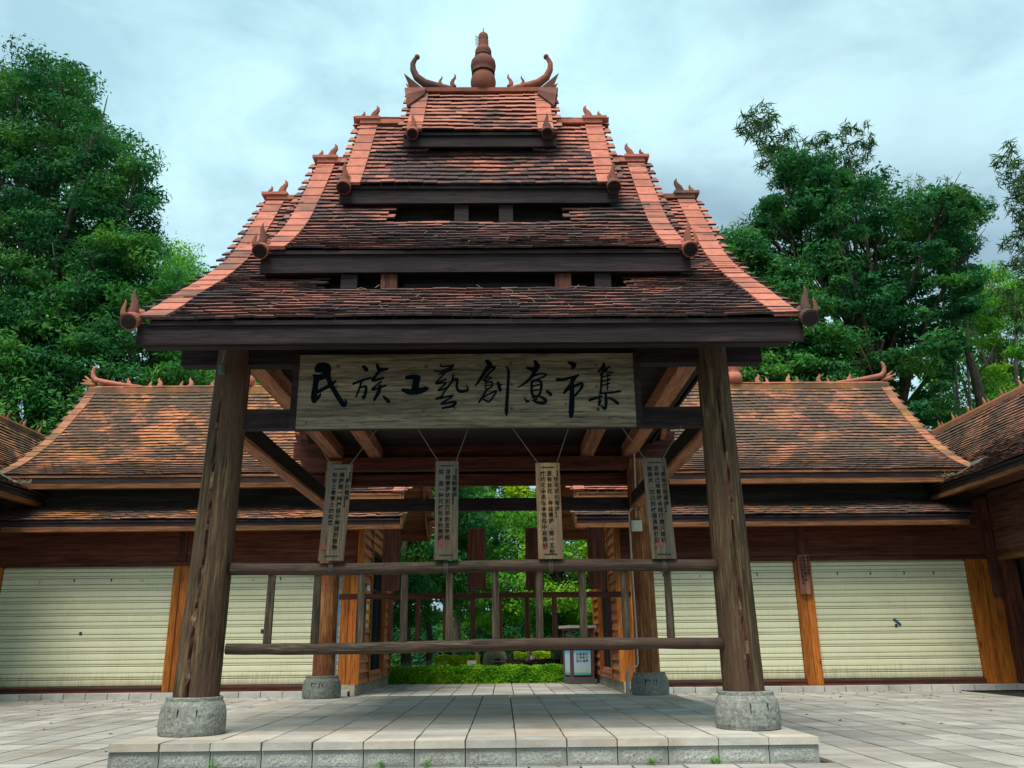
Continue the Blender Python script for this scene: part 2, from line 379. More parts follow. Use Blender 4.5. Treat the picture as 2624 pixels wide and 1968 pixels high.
plat = MB(); plat.box(PX0+.06, PX1-.06, PY0+.06, PY1-.06, -.03, HP-.075)
plat = tag(plat.build('stone_platform', M['joint']), 'low stone platform under the pavilion', kind='structure')
ys = [PY0, PY0+.30]+[PY0+.30+.505*k for k in range(1, 16)]
ys = [y for y in ys if y < PY1-.2]+[PY1]
for j in range(len(ys)-1):
    for i in range(14):
        xa = PX0+.5*i; b = MB(); z = HP+random.uniform(-.004, .001)
        e = .004; q = [random.uniform(.004, .013) for _ in range(4)]
        top = [(xa+q[0], ys[j]+e, z), (xa+.5-q[1], ys[j]+e, z), (xa+.5-q[2], ys[j+1]-e*2, z), (xa+q[3], ys[j+1]-e*2, z)]
        low = [(p[0]+(-.003 if k in (0,3) else .003), p[1]+(-.003 if k < 2 else .003), HP-.073) for k, p in enumerate(top)]
        b.hexa(low+top); b.build('platform_slab', M['plat'], plat)
def riser(p0, p1, nrm):
    "one block with a rough raised panel; p0,p1 lower ends of the outer face"
    p0 = Vector(p0); p1 = Vector(p1); nrm = Vector(nrm); d = (p1-p0); ln = d.length; d.normalize()
    a = p0+d*.005; c = p1-d*.005; z1 = HP-.079
    b = MB(); r = random.random()
    q = [a, c, c-nrm*.12, a-nrm*.12]
    b.hexa([v+Vector((0,0,-.02)) for v in q]+[Vector((v.x, v.y, z1)) for v in q], r)
    pa = a+d*.04+Vector((0,0,.012)); pc = c-d*.04+Vector((0,0,.012)); t1 = z1-.028
    q = [pa+nrm*.004, pc+nrm*.004, pc-nrm*.01, pa-nrm*.01]
    NX = 10; NZ = 4; vs = []
    for iz in range(NZ+1):
        for ix in range(NX+1):
            edge = ix in (0, NX) or iz in (0, NZ)
            vs.append(pa.lerp(pc, ix/NX)+Vector((0,0,(t1-.012)*iz/NZ))+nrm*(.002 if edge else random.uniform(.002, .007)))
    b.add(vs, [(iz*(NX+1)+ix, iz*(NX+1)+ix+1, (iz+1)*(NX+1)+ix+1, (iz+1)*(NX+1)+ix) for iz in range(NZ) for ix in range(NX)], r, 1)
    b.build('riser_block', [M['riser'], M['rough']], plat)
for i in range(14): riser((PX0+.5*i, PY0+.03, 0), (PX0+.5*i+.5, PY0+.03, 0), (0,-1,0))
ny = 13
for i in range(ny):
    ya = PY0+.15+(PY1-PY0-.15)*i/ny; yb = PY0+.15+(PY1-PY0-.15)*(i+1)/ny
    riser((PX0+.03, yb, 0), (PX0+.03, ya, 0), (-1,0,0)); riser((PX1-.03, ya, 0), (PX1-.03, yb, 0), (1,0,0))

# ------------------------------------------------------------------ tiled roof slopes
def interp(prof, d):
    for (d0, z0), (d1, z1) in zip(prof, prof[1:]):
        if d <= d1: return z0+(z1-z0)*(d-d0)/(d1-d0)
    (d0, z0), (d1, z1) = prof[-2:]; return z1+(z1-z0)/(d1-d0)*(d-d1)
def smooth_prof(prof):
    from bisect import bisect
    P = [Vector((d, z, 0)) for d, z in prof]; outp = []
    for i in range(len(P)-1):
        p0 = P[max(i-1,0)]; p1 = P[i]; p2 = P[i+1]; p3 = P[min(i+2,len(P)-1)]
        for k in range(5):
            t = k/5; q = .5*((2*p1)+(-p0+p2)*t+(2*p0-5*p1+4*p2-p3)*t*t+(-p0+3*p1-3*p2+p3)*t**3)
            outp.append((q.x, q.y))
    outp.append(prof[-1]); return outp
def arcs(prof, step, start=0., end=None):
    "points along the profile from the eave (last point) up, returned as (d,z)"
    pts = [Vector(p+(0,)) for p in prof][::-1]; ln = [0]
    for a, b in zip(pts, pts[1:]): ln.append(ln[-1]+(b-a).length)
    res = []; s = start
    while s < ln[-1]:
        i = max(k for k in range(len(ln)-1) if ln[k] <= s+1e-9)
        t = (s-ln[i])/(ln[i+1]-ln[i]); q = pts[i].lerp(pts[i+1], t); tg = (pts[i+1]-pts[i]).normalized()
        res.append((s, q.x, q.y, tg.x, tg.y)); s += step
    return res, ln[-1]
class Slope:
    """A = unit vector along the eave, O = horizontal unit vector from ridge to eave, base = ridge point on plan (z=0)."""
    def __init__(s, base, A, O, prof): s.b = Vector(base); s.A = Vector(A); s.O = Vector(O); s.prof = smooth_prof(prof)
    def pt(s, u, d, z): return s.b+s.A*u+s.O*d+Vector((0,0,z))
    def frame(s, tx, tz):      # tangent going up-slope, normal
        T = s.O*tx+Vector((0,0,tz)); Nn = s.O*(-tz if tx > 0 else tz)*-1
        Nn = Vector((0,0,abs(tx)))+s.O*abs(tz); return T.normalized(), Nn.normalized()
TW, TL, TT = .22, .27, .027
def tile_mesh(mat, k, tw=TW):
    b = MB(); h = tw/2-.002; t = TT*random.uniform(.8, 1.25); sk = random.uniform(-.006, .006)
    b.hexa([(-h,0,-t),(h,sk,-t),(h,TL,-t),(-h,TL,-t),(-h,0,0),(h,sk,0),(h,TL,0),(-h,TL,0)], k)
    b.mi[2] = 1
    return b.mesh('roof_tile', [mat, M['edge']])
TILEMESH = {}
def tiles_for(sl, u0, u1, mat, expo=.165, hide=None, back=False, jit=1., dirty_eave=False):
    """returns list of (area, matrix, rnd)"""
    rows, tot = arcs(sl.prof, expo)
    res = []
    n = max(1, round((u1-u0)/TW)); wv = [random.uniform(0, 6.28) for _ in range(4)]
    for ri, (s, d, z, tx, tz) in enumerate(rows):
        if s > tot-.05: continue
        T, Nn = sl.frame(tx, tz)
        off = (ri % 2)*.5
        for i in range(n+ri % 2):
            u = u0+(i+.5-off)*(u1-u0)/n; u = min(max(u, u0+.02), u1-.02)
            if hide and hide(u, d, z): continue
            lift = .060+.010*math.sin(u*1.3+wv[0]+ri*.4)+.006*math.sin(u*3.1+wv[1]-ri*.7)+random.uniform(-.004, .006)*jit
            p = sl.pt(u, d, z)+Nn*lift+T*(.012*math.sin(u*.9+wv[2]+ri*.23)+random.uniform(-.007, .007)*jit)
            # tilt: upper end sits on the deck, lower end on the row below
            ang = -.185+random.uniform(-.02, .02)*jit
            T2 = (T*math.cos(ang)+Nn*math.sin(ang)).normalized(); N2 = (Nn*math.cos(ang)-T*math.sin(ang)).normalized()
            rl = random.uniform(-.03, .03)*jit
            A2 = (sl.A+Nn*rl).normalized(); 
            if A2.cross(T2).dot(N2) < 0: A2 = -A2
            N3 = A2.cross(T2).normalized(); A2 = T2.cross(N3).normalized()
            mt = Matrix((( A2.x, T2.x, N3.x, p.x), (A2.y, T2.y, N3.y, p.y), (A2.z, T2.z, N3.z, p.z), (0,0,0,1)))
            ar = 0 if back else seen_area(p, TW, expo, N3)+1e-5*seen_area(p, TW, expo)
            fr_ = s/tot; res.append((ar, mt, min(.999, max(0, .5*(1-fr_)**1.3+.5*random.random())) if dirty_eave else random.random()))
    return res
def place_tiles(tl, mat, parent, limit, stuffname='roof_tiles'):
    """the largest in view as single tiles, the rest joined"""
    if mat.name not in TILEMESH: TILEMESH[mat.name] = [tile_mesh(mat, k/9) for k in range(10)]
    ms = TILEMESH[mat.name]
    tl.sort(key=lambda t: -t[0]); base = worldloc(parent); rest = MB()
    for n, (ar, mt, r) in enumerate(tl):
        if n < limit and ar > 0:
            o = link(bpy.data.objects.new('roof_tile', ms[int(r*9.99)]), parent)
            q = mt.copy(); q.translation = mt.translation-base; o.matrix_local = q
        else:
            h = TW/2-.002
            P = [mt @ Vector(v) for v in ((-h,0,-TT),(h,0,-TT),(h,TL,-TT),(-h,TL,-TT),(-h,0,0),(h,0,0),(h,TL,0),(-h,TL,0))]
            rest.hexa(P, r); rest.mi[-4] = 1
    if rest.f: rest.build(stuffname, [mat, M['edge']], parent, stuff=True)
def deck(name, sl, u0, u1, mat, parent, thick=.05, dmax=None, dmin=0):
    b = MB(); pr = [p for p in sl.prof if (dmax is None or p[0] <= dmax+1e-6) and p[0] >= dmin-1e-6]
    for (d0, z0), (d1, z1) in zip(pr, pr[1:]):
        b.hexa([sl.pt(u0,d0,z0-thick), sl.pt(u1,d0,z0-thick), sl.pt(u1,d1,z1-thick), sl.pt(u0,d1,z1-thick), sl.pt(u0,d0,z0), sl.pt(u1,d0,z0), sl.pt(u1,d1,z1), sl.pt(u0,d1,z1)])
    return b.build(name, mat, parent)
def verge(sl, u, w, mat, parent, step=.33, over=0, name='verge_tile', lift=.06, th=.05):
    rows, tot = arcs(sl.prof, step, -0.0)
    rows2, _ = arcs(sl.prof, step, 0)
    P = [(d, z, tx, tz) for (s, d, z, tx, tz) in rows]
    P.append((sl.prof[0][0], sl.prof[0][1], P[-1][2], P[-1][3]))
    for (d0, z0, tx, tz), (d1, z1, _, _) in zip(P, P[1:]):
        T, Nn = sl.frame(tx, tz)
        a = sl.pt(u, d0, z0)+Nn*(lift+.012); b = sl.pt(u, d1, z1)+Nn*lift
        q = MB(); hw = w/2; A = sl.A
        lo = [a-A*hw-T*.01, a+A*hw-T*.01, b+A*hw-T*.006, b-A*hw-T*.006]
        q.hexa([v-Nn*th for v in lo]+lo); q.build(name, mat, parent)
def flame(b, base, side, up, h, lean=1, w=.5):
    "S-curved flame: side = direction of its lean"
    side = Vector(side); up = Vector(up); base = Vector(base); nrm = side.cross(up)
    path = [(0,0),(.10,.15),(.16,.32),(.10,.52),(-.02,.70),(-.04,.85),(.03,1.)]
    rr = [.20,.20,.17,.135,.10,.06,.012]
    b.tube([base+side*(x*h*lean)+up*(y*h) for x, y in path], [r*h*w*1.9 for r in rr], 8, flat=nrm)
def rake_end(parent, sl, u, mat, r=.13, fh=.5, out=.12, two=True, lean=1):
    "round tile roll and a flame on top at the foot of a verge"
    rows, tot = arcs(sl.prof, .4); _, d, z, tx, tz = rows[0]
    T, Nn = sl.frame(tx, tz)
    a = sl.pt(u, d, z)-T*out+Nn*.02; c = a+T*.32
    q = MB(); q.tube([a, a+T*.03, c], [r, r, r*.82], 16); q.build('roll_end_tile', mat, parent, smooth=False)
    q = MB(); q.tube([a-T*.012, a+T*.004], [r*.82, r*.82], 16); q.build('end_disc', M['dark'], parent)
    f = MB(); up = Vector((0,0,1))
    base = a+T*.10+Nn*r*.55
    flame(f, base, -sl.O*.2+sl.A*lean*.5, up, fh, .7, .46)
    if two: flame(f, base-T*.04+sl.A*(-lean)*.075, sl.A*(-lean), up, fh*.62, .4, .46)
    f.build('flame_finial', mat, parent, smooth=True)

# ------------------------------------------------------------------ the pavilion
pv = thing('pavilion', (XC, YC, HP), 'tall open timber pavilion with four stacked clay tile roofs on a stone platform', 'pavilion')
prof0 = [(0,0),(.10,-.13),(.78,-.96),(1.56,-1.85),(2.26,-2.46),(2.79,-2.86),(3.31,-3.23),(3.99,-3.74),(4.45,-4.06)]
tiers = []
#        ridge z, eave d, vertical scale, half width, hole (half width, d range where the front slope is cut open)
TI = [(8.60, 4.30, 1.00, 3.62, (2.10, 3.17)),
      (9.33, 2.78, 1.075, 2.78, (1.32, 1.74)),
      (10.13, 1.42, 1.225, 2.06, (.95, .78)),
      (10.80, 1.00, 1.225, 1.14, None)]
def tier_prof(rz, dm, vs):
    pr = [(d, rz+z*vs) for d, z in prof0 if d < dm-.05]
    pr.append((dm, rz+interp(prof0, dm)*vs)); return pr
TILE_POOL = []
for k, (rz, dm, vs, hw, hole) in enumerate(TI):
    pr = tier_prof(rz, dm, vs)
    rt = bpy.data.objects.new('roof_tier', None); link(rt, pv)
    rt['label'] = ['lowest and widest roof tier', 'second roof tier from below', 'third roof tier from below', 'small topmost roof tier'][k]
    F = Slope((XC, YC, 0), (1,0,0), (0,-1,0), pr); B = Slope((XC, YC, 0), (1,0,0), (0,1,0), pr)
    for sl, fr in ((F, True), (B, False)):
        if hole:
            hu, hd = hole
            deck('roof_deck', sl, -hw, -hu, M['dark'], rt); deck('roof_deck', sl, hu, hw, M['dark'], rt)
            deck('roof_deck', sl, -hu, hu, M['dark'], rt, dmin=hd)
        else: deck('roof_deck', sl, -hw, hw, M['dark'], rt)
        hd = (lambda u, d, z, hole=hole: hole is not None and abs(u) < hole[0] and d < hole[1]-.08)
        tl = tiles_for(sl, -hw-.16, hw+.16, M['tile'], dirty_eave=True, hide=hd, back=not fr, expo=(.15, .155, .16, .175)[k])
        if fr: TILE_POOL.append((tl, rt, k))
        else: place_tiles(tl, M['tile'], rt, 0)
        for sgn in (-1, 1):
            verge(sl, sgn*(hw-.04), .30 if k < 3 else .26, M['verge'], rt)
            if fr: rake_end(rt, sl, sgn*(hw+(.18,.12,.06,-.02)[k]), M['orn'], r=(.10, .11, .115, .10)[k], fh=(.32, .34, .34, .30)[k], two=(k < 2), lean=-sgn)
        # eave boards
        yE = YC+sl.O.y*(dm-.03); zE = pr[-1][1]
        ty = -1 if fr else 1; fh_ = (.215, .26, .24, .20)[k]
        box('fascia_board', M['dark'], rt, XC-hw-.14, XC+hw+.14, yE, yE-ty*.05, zE-.05-fh_, zE-.02)
        if k < 3:
            box('eave_beam', M['dark'], rt, XC-hw-.10, XC+hw+.02, yE-ty*.10, yE-ty*.24, zE-.04-fh_, zE-.12)
    # ridge course
    b = MB(); b.box(XC-hw-.12, XC+hw+.12, YC-.14, YC+.14, rz-.03, rz+.05)
    b.build('ridge_cap', M['verge'] if k < 3 else M['orn'], rt)
    if k < 3:
        b = MB()
        for sgn in (-1, 1): b.box(XC+sgn*(hw-.02)-.22, XC+sgn*(hw-.02)+.22, YC-.17, YC+.17, rz+.05, rz+.10)
        b.build('ridge_end_slab', M['verge'], rt)
        for sgn in (-1, 1):
            f = MB(); x = XC+sgn*(hw-.06)
            flame(f, (x+sgn*-.10, YC, rz+.09), (-sgn,0,0), (0,0,1), .34, -1, .68)
            flame(f, (x+sgn*.14, YC, rz+.09), (-sgn,0,0), (0,0,1), .22, -1, .68)
            f.build('flame_finial', M['orn'], rt, smooth=True)
    tiers.append((pr, F, B, rt))
# all front tiles compete for the 300 single ones
al = sorted(((t[0], k, i) for k, (tl, rt, _) in enumerate(TILE_POOL) for i, t in enumerate(tl)), reverse=True)
cnt = [0]*4
for ar, k, i in al[:300]: cnt[k] += 1
for (tl, rt, k) in TILE_POOL: place_tiles(tl, M['tile_new'] if k == 3 else M['tile'], rt, cnt[k])
b = MB()
for k, n_ in ((0, 46), (1, 26), (2, 8)):
    F = tiers[k][1]
    for _ in range(n_):
        u = random.uniform(-TI[k][3]+.4, TI[k][3]-.4); d = random.uniform(TI[k][1]-1.2, TI[k][1]-.05)
        p = F.pt(u, d, interp(F.prof, d)+.075); l = random.uniform(.03, .11); a = random.uniform(0, 6.28)
        b.bar(p, p+Vector((math.cos(a)*l, -abs(math.sin(a))*l*.5, random.uniform(-.03,.05))), .006, .005)
b.build('caught_straw', M['straw'], tiers[0][3], stuff=True)
# gable boards closing the tiers' ends, recess walls and brackets between the tiers
for k, (pr, F, B, rt) in enumerate(tiers):
    hw = TI[k][3]
    for sgn in (-1, 1):
        poly = [(YC-d, z-.06) for d, z in F.prof[::-1] if d < TI[k][1]-.5]+[(YC+d, z-.06) for d, z in F.prof[1:] if d < TI[k][1]-.5]
        b = MB(); x = XC+sgn*(hw-.25); b.prism(poly, 'X', x, x-sgn*.04); b.build('gable_board', M['dark_y'], rt)
for k in range(3):
    hu, hd = TI[k][4]; up = TI[k+1]; prl = TI[k]; rt = tiers[k][3]
    zlo = tiers[k][0]; zb = interp(tiers[k][1].prof, hd)
    zt = interp(tiers[k+1][1].prof, min(hd-.50, up[1]-.38))-.05
    for fb in (-1, 1):
        y = YC+fb*min(hd-.50, up[1]-.38)
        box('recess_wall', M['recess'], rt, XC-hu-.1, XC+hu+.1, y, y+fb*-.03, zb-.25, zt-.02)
        box('sill_beam', M['dark'], rt, XC-hu, XC+hu, YC+fb*(hd-.02), YC+fb*(hd-.12), zb-.12, zb+.0)
        for q in ([-1.72, -1.18, 1.18, 1.72], [-.28, .42], [])[k]:
            box('bracket_post', M['red_z'] if k == 0 and abs(q) < 1.5 else M['dark'], rt, XC+q-.11, XC+q+.11, YC+fb*(min(hd,up[1])-.08), YC+fb*(min(hd,up[1])-.28), zb-.3, interp(tiers[k+1][1].prof, min(hd,up[1])-.1)-.08)
        if k == 0: box('lintel', M['dark'], rt, XC-1.0, XC+1.0, YC+fb*(hd-.62), YC+fb*(hd-.70), zb+.28, zb+.40)
    for sgn in (-1, 1):
        x = XC+sgn*hu
        poly = [(YC-hd, zb), (YC-hd+.0, zb+.02)]
# top: gourd finial, horns, leaf plates
top = tiers[3][3]; rz = 10.85
b = MB(); b.lathe([(.16,0),(.20,.04),(.225,.12),(.235,.2),(.22,.29),(.185,.36),(.20,.39),(.20,.41),(.19,.42),(.225,.48),(.235,.56),(.225,.64),(.18,.71),(.15,.74),(.15,.76),(.135,.77),(.15,.82),(.155,.87),(.14,.93),(.10,.98),(.098,1.0),(.092,1.08),(.088,1.16),(.095,1.2),(.085,1.26),(.05,1.3),(.012,1.33),(.008,1.42)], (XC+.03, YC, rz), 28, r=.8)
gf = b.build('gourd_finial', M['orn'], top, smooth=True)
b = MB()
for z, r_ in ((.385, .205), (.765, .152)): b.lathe([(r_,0),(r_+.012,.015),(r_,.03)], (XC+.03, YC, rz+z-.015), 24)
b.build('ring', M['dark'], gf)
b = MB()
for k in range(7):
    z = 1.0+.035*k; b.tube([(XC+.03-.09, YC, rz+z), (XC+.03-.14, YC-.01, rz+z+.02+.01*(k%2)), (XC+.03-.15, YC-.01, rz+z+.05)], [.008,.006,.003], 5)
for k in range(3): b.tube([(XC+.12, YC, rz+1.02+.05*k), (XC+.145, YC, rz+1.05+.05*k)], [.006,.003], 5)
b.build('twig', M['straw'], gf)
for sgn in (-1, 1):
    b = MB(); X = lambda q: XC+sgn*q
    b.tube([(X(.42),YC,rz+.0),(X(.62),YC,rz+.07),(X(.86),YC,rz+.13),(X(1.05),YC,rz+.19),(X(1.20),YC,rz+.32),(X(1.27),YC,rz+.48),(X(1.28),YC,rz+.62),(X(1.24),YC,rz+.72),(X(1.20),YC,rz+.77)],
           [.05,.065,.075,.08,.07,.058,.048,.04,.036], 10)
    b.tube([(X(1.225),YC,rz+.735),(X(1.20),YC,rz+.775),(X(1.175),YC,rz+.80)], [.04,.055,.03], 10)
    b.build('ridge_horn', M['orn'], top, smooth=True)
    f = MB(); flame(f, (X(.50),YC,rz+.10), (sgn,0,0), (0,0,1), .30, 1, .42); flame(f, (X(.74),YC,rz+.16), (sgn,0,0), (0,0,1), .20, 1, .42)
    f.build('flame_finial', M['orn'], top, smooth=True)
    # drooping cap plate at the gable and the pointed leaf above it
    b = MB(); n = 8; vs = []
    for th in (0, .03):
        for i in range(n+1):
            a = math.pi*(i/n-.5)*1.05; 
            vs.append((X(1.02), YC+math.sin(a)*(.20+th), rz-.18+math.cos(a)*(.20+th))); vs.append((X(1.30+.10*math.cos(a)), YC+math.sin(a)*(.50+th), rz-.62+math.cos(a)*(.58+th)))
    m_ = 2*(n+1); fs = []
    for i in range(n):
        fs += [(2*i,2*i+1,2*i+3,2*i+2), (m_+2*i,m_+2*i+2,m_+2*i+3,m_+2*i+1), (2*i+1,m_+2*i+1,m_+2*i+3,2*i+3), (2*i,2*i+2,m_+2*i+2,m_+2*i)]
    b.add(vs, fs); b.build('gable_cap_plate', M['orn'], top)
    b = MB()
    for yy in (-.09, .09): b.hexa([Vector((X(1.02),YC+yy*.5,rz-.02)),Vector((X(1.30),YC+yy,rz+.0)),Vector((X(1.30),YC+yy+.02,rz+.0)),Vector((X(1.02),YC+yy*.5+.02,rz-.02)),
                    Vector((X(1.04),YC+yy*.5,rz+.02)),Vector((X(1.42),YC+yy*1.6,rz+.30)),Vector((X(1.42),YC+yy*1.6+.02,rz+.30)),Vector((X(1.04),YC+yy*.5+.02,rz+.02))])
    b.build('pointed_leaf', M['orn'], top)

# columns
CXL, CXR, CYF, CYR = -3.30, 2.62, 9.85, 16.40
def log_column(x, y, z0, z1, r0, r1, mat, crack, lean=0):
    b = MB(); SEG = 72; NR = 60; vs = []
    ph = [random.uniform(0, 6.28) for _ in range(4)]
    cr = [crack+.07*math.sin(i*.17+ph[0])+.03*math.sin(i*.9)-.002*i for i in range(NR+1)] if crack is not None else None
    for i in range(NR+1):
        t = i/NR; z = z0+(z1-z0)*t; r = r0+(r1-r0)*t
        for j in range(SEG):
            a = 2*math.pi*j/SEG
            q = r*(1+.012*math.sin(3*a+ph[1]+t*2)+.008*math.sin(7*a+ph[2]+t*5)+random.uniform(-.006, .006))
            if cr is not None:
                da = (a-cr[i]+math.pi) % (2*math.pi)-math.pi
                wd_ = .05+.025*math.sin(i*.31+1)
                if abs(da) < wd_ and t < .86: q -= .05*(1-abs(da)/wd_)+.006
            vs.append((x+lean*t+math.cos(a)*q, y+math.sin(a)*q, z))
    n = 0; fs = []; mi = []
    b.v = vs
    for i in range(NR):
        for j in range(SEG):
            a = 2*math.pi*(j+.5)/SEG; k = 0
            if cr is not None:
                da = (a-cr[i]+math.pi) % (2*math.pi)-math.pi
                if abs(da+.03*math.sin(i*.6)) < .07+.03*math.sin(i*.23) and i < NR*.86: k = 1 if math.sin(i*.8+ph[3])+random.uniform(-.6,.6) < .55 else 2
            b.f.append((i*SEG+j, i*SEG+(j+1)%SEG, (i+1)*SEG+(j+1)%SEG, (i+1)*SEG+j)); b.r.append(.5); b.mi.append(k)
    b.f += [tuple(range(SEG))[::-1], tuple(NR*SEG+j for j in range(SEG))]; b.r += [.5, .5]; b.mi += [0, 0]
    o = b.build('column', [mat, M['resin'], M['pale']], pv)
    return o
def drum(x, y, marks=True):
    b = MB(); prof = [(.325,0),(.340,.005),(.350,.05),(.352,.13),(.345,.22),(.326,.30),(.305,.335),(.298,.345),(.300,.378),(.295,.385),(.05,.386)]
    pr = []
    for (r0, z0), (r1, z1) in zip(prof, prof[1:]):
        for k in range(3): pr.append((r0+(r1-r0)*k/3, z0+(z1-z0)*k/3))
    pr.append(prof[-1])
    b.lathe(pr, (x, y, HP), 48, r=random.random(), jit=.006)
    o = b.build('stone_base', M['drum'], pv, smooth=False)
    # shallow carved strokes, read as dark grooves
    g = MB()
    for a0, z, dz, wd in (((-1.95,.20,.15,.011),(-1.80,.262,.010,.08),(-1.50,.225,.10,.009),(-1.36,.215,.12,.009)) if marks else ((-1.72,.225,.10,.010),(-1.15,.235,.07,.009))):
        rr = .338 if z < .24 else .332
        p = Vector((x+math.cos(a0)*rr, y+math.sin(a0)*rr, HP+z)); tg = Vector((-math.sin(a0), math.cos(a0), 0)); nn = Vector((math.cos(a0), math.sin(a0), 0))
        q = [p-tg*wd/2-Vector((0,0,dz/2))-nn*.03, p+tg*wd/2-Vector((0,0,dz/2))-nn*.03, p+tg*wd/2-Vector((0,0,dz/2))+nn*.010, p-tg*wd/2-Vector((0,0,dz/2))+nn*.010]
        g.hexa(q+[v+Vector((0,0,dz)) for v in q])
    g.build('carved_stroke', M['joint'], o)
    return o
for x, y, r0, r1, mt, crk, ln in ((CXL-.08, CYF, .245, .20, M['log'], 4.62, .08), (CXR+.04, CYF, .226, .185, M['log'], 4.78, -.05), (CXL-.03, CYR, .205, .18, M['log_warm'], None, .02), (CXR+.06, CYR, .225, .195, M['log_warm'], None, -.02)):
    log_column(x, y, HP+.38, 4.62, r0, r1, mt, crk, ln); drum(x-.015*(1 if x < 0 else -1), y, y > 12)
# ring beams, ties, joists
for y in (CYF+.02, CYR): box('ring_beam', M['dark'] if y < 12 else M['red'], pv, CXL-.64, CXR+.60, y-.09, y+.09, 4.44, 4.70)
for x in (CXL, CXR-.1): box('side_beam', M['brown_y'], pv, x-.12, x+.12, 9.55, 16.7, 4.70, 4.94)
for x in (CXL+.78, CXR-.93): box('joist', M['brown_y'], pv, x-.12, x+.12, 9.6, 16.65, 4.705, 4.93)
for y in (CYF+.03, CYR): box('tie_beam', M['dark'], pv, CXL+.1, CXR-.1, y-.07, y+.07, 3.64, 3.88)
for x, z in ((CXL+.02, 3.64), (CXR-.03, 3.70)):
    box('side_tie', M['dark_y'], pv, x-.075, x+.075, CYF+.1, CYR-.1, z, z+.24)
    box('side_tie_batten', M['brown_y'], pv, x-.09, x+.09, CYF+.12, CYR-.12, z-.05, z-.003)
box('rear_beam', M['red'], pv, CXL-.9, CXR+.9, CYR+.14, CYR+.26, 4.72, 5.05)
box('rear_lintel', M['red'], pv, CXL-.9, CXR+.75, CYR+.30, CYR+.42, 4.20, 4.43)
for i in range(10):
    x = CXL-.45+.78*i
    for sl in (tiers[0][1], tiers[0][2]):
        b = MB(); pr = [p for p in sl.prof if 3.0 < p[0] < 4.2]
        for (d0, z0), (d1, z1) in zip(pr, pr[1:]):
            u = x-XC
            b.hexa([sl.pt(u-.055,d0,z0-.17), sl.pt(u+.055,d0,z0-.17), sl.pt(u+.055,d1,z1-.17), sl.pt(u-.055,d1,z1-.17), sl.pt(u-.055,d0,z0-.052), sl.pt(u+.055,d0,z0-.052), sl.pt(u+.055,d1,z1-.052), sl.pt(u-.055,d1,z1-.052)])
        b.build('rafter', M['brown_y'], pv)
box('ceiling_board', M['dark'], pv, CXL-.3, CXR+.3, CYF-.2, CYR+.1, 4.97, 5.01)
# railings
def round_rail(x0, x1, y, z0, z1, r, mat, name, rag=.03):
    b = MB(); n = 26; P = []; R = []
    for i in range(n+1):
        t = i/n; P.append((x0+(x1-x0)*t, y+.01*math.sin(t*5), z0+(z1-z0)*t+.012*math.sin(t*7+x0))); R.append(r*(1+random.uniform(-rag, rag)))
    b.tube(P, R, 14); return b.build(name, mat, pv, smooth=True)
YR = CYF-.06
round_rail(CXL+.2, CXR-.18, YR, 1.985, 1.985, .068, M['rail'], 'top_rail')
round_rail(CXL+.22, CXR-.18, YR, 1.115, 1.13, .062, M['rail'], 'bottom_rail', .05)
for i, x in enumerate((-2.63,-2.11,-1.61,-1.12,-.61,-.09,.41,.90,1.38,1.88)):
    b = MB(); w2 = .042; j = random.uniform(-.006,.006)
    b.hexa([(x-w2+j,YR-.025,1.13),(x+w2+j,YR-.025,1.13),(x+w2+j,YR+.025,1.13),(x-w2+j,YR+.025,1.13),(x-w2*.9,YR-.022,1.98),(x+w2*.9,YR-.022,1.98),(x+w2*.9,YR+.022,1.98),(x-w2*.9,YR+.022,1.98)])
    b.build('baluster', M['baluster'], pv)
YB = CYR-.02
box('rear_top_rail', M['red'], pv, CXL+.2, CXR-.2, YB-.05, YB+.05, 1.98, 2.08)
box('rear_bottom_rail', M['red'], pv, CXL+.2, CXR-.2, YB-.05, YB+.05, 1.02, 1.13)
for i in range(10):
    x = CXL+.66+i*.515; box('rear_baluster', M['red_z'], pv, x-.045, x+.045, YB-.03, YB+.03, 1.13, 1.98)

# ------------------------------------------------------------------ sign board with brush lettering
SY = CYF-.20
sign = thing('signboard', (-.42, SY, 4.08), 'long weathered grey board with eight black brush characters hung under the lowest eave', 'sign')
SX0, SX1, SZ0, SZ1 = -2.45, 1.60, 3.60, 4.53
b = MB(); b.box(SX0, SX1, SY, SY+.045, 4.055, SZ1-.01); b.build('board_plank', M['sign'], sign)
b = MB(); b.box(SX0, SX1, SY+.001, SY+.046, SZ0, 4.051); b.build('board_plank', M['sign'], sign)
box('end_batten', M['dark'], sign, SX0-.075, SX0-.005, SY-.01, SY+.09, SZ0+.0, SZ1)
box('end_batten', M['dark'], sign, SX1+.005, SX1+.075, SY-.01, SY+.09, SZ0+.0, SZ1)
b = MB()
for (x, z, r) in ((705,370,18),(905,330,22),(905,530,14),(905,765,20),(1790,340,22),(1780,545,18),(1770,775,20),(625,895,8),(1490,890,8)):
    fx = 640+x/3.95; fy = 860+z/3.95; X_ = SX0+(fx-772)/847*(SX1-SX0); Z_ = SZ1-(fy-911)/189*(SZ1-SZ0)
    b.lathe([(r*.0012*.5, 0), (r*.0012, .0)], (0,0,0), 3) if False else None
    vs = [(X_+math.cos(a)*r*.00125, SY-.0022, Z_+math.sin(a)*r*.00105) for a in [2*math.pi*i/12 for i in range(12)]]
    b.add(vs+[(p[0], SY+.002, p[2]) for p in vs], [tuple(range(12))]+[(i, (i+1)%12, 12+(i+1)%12, 12+i) for i in range(12)])
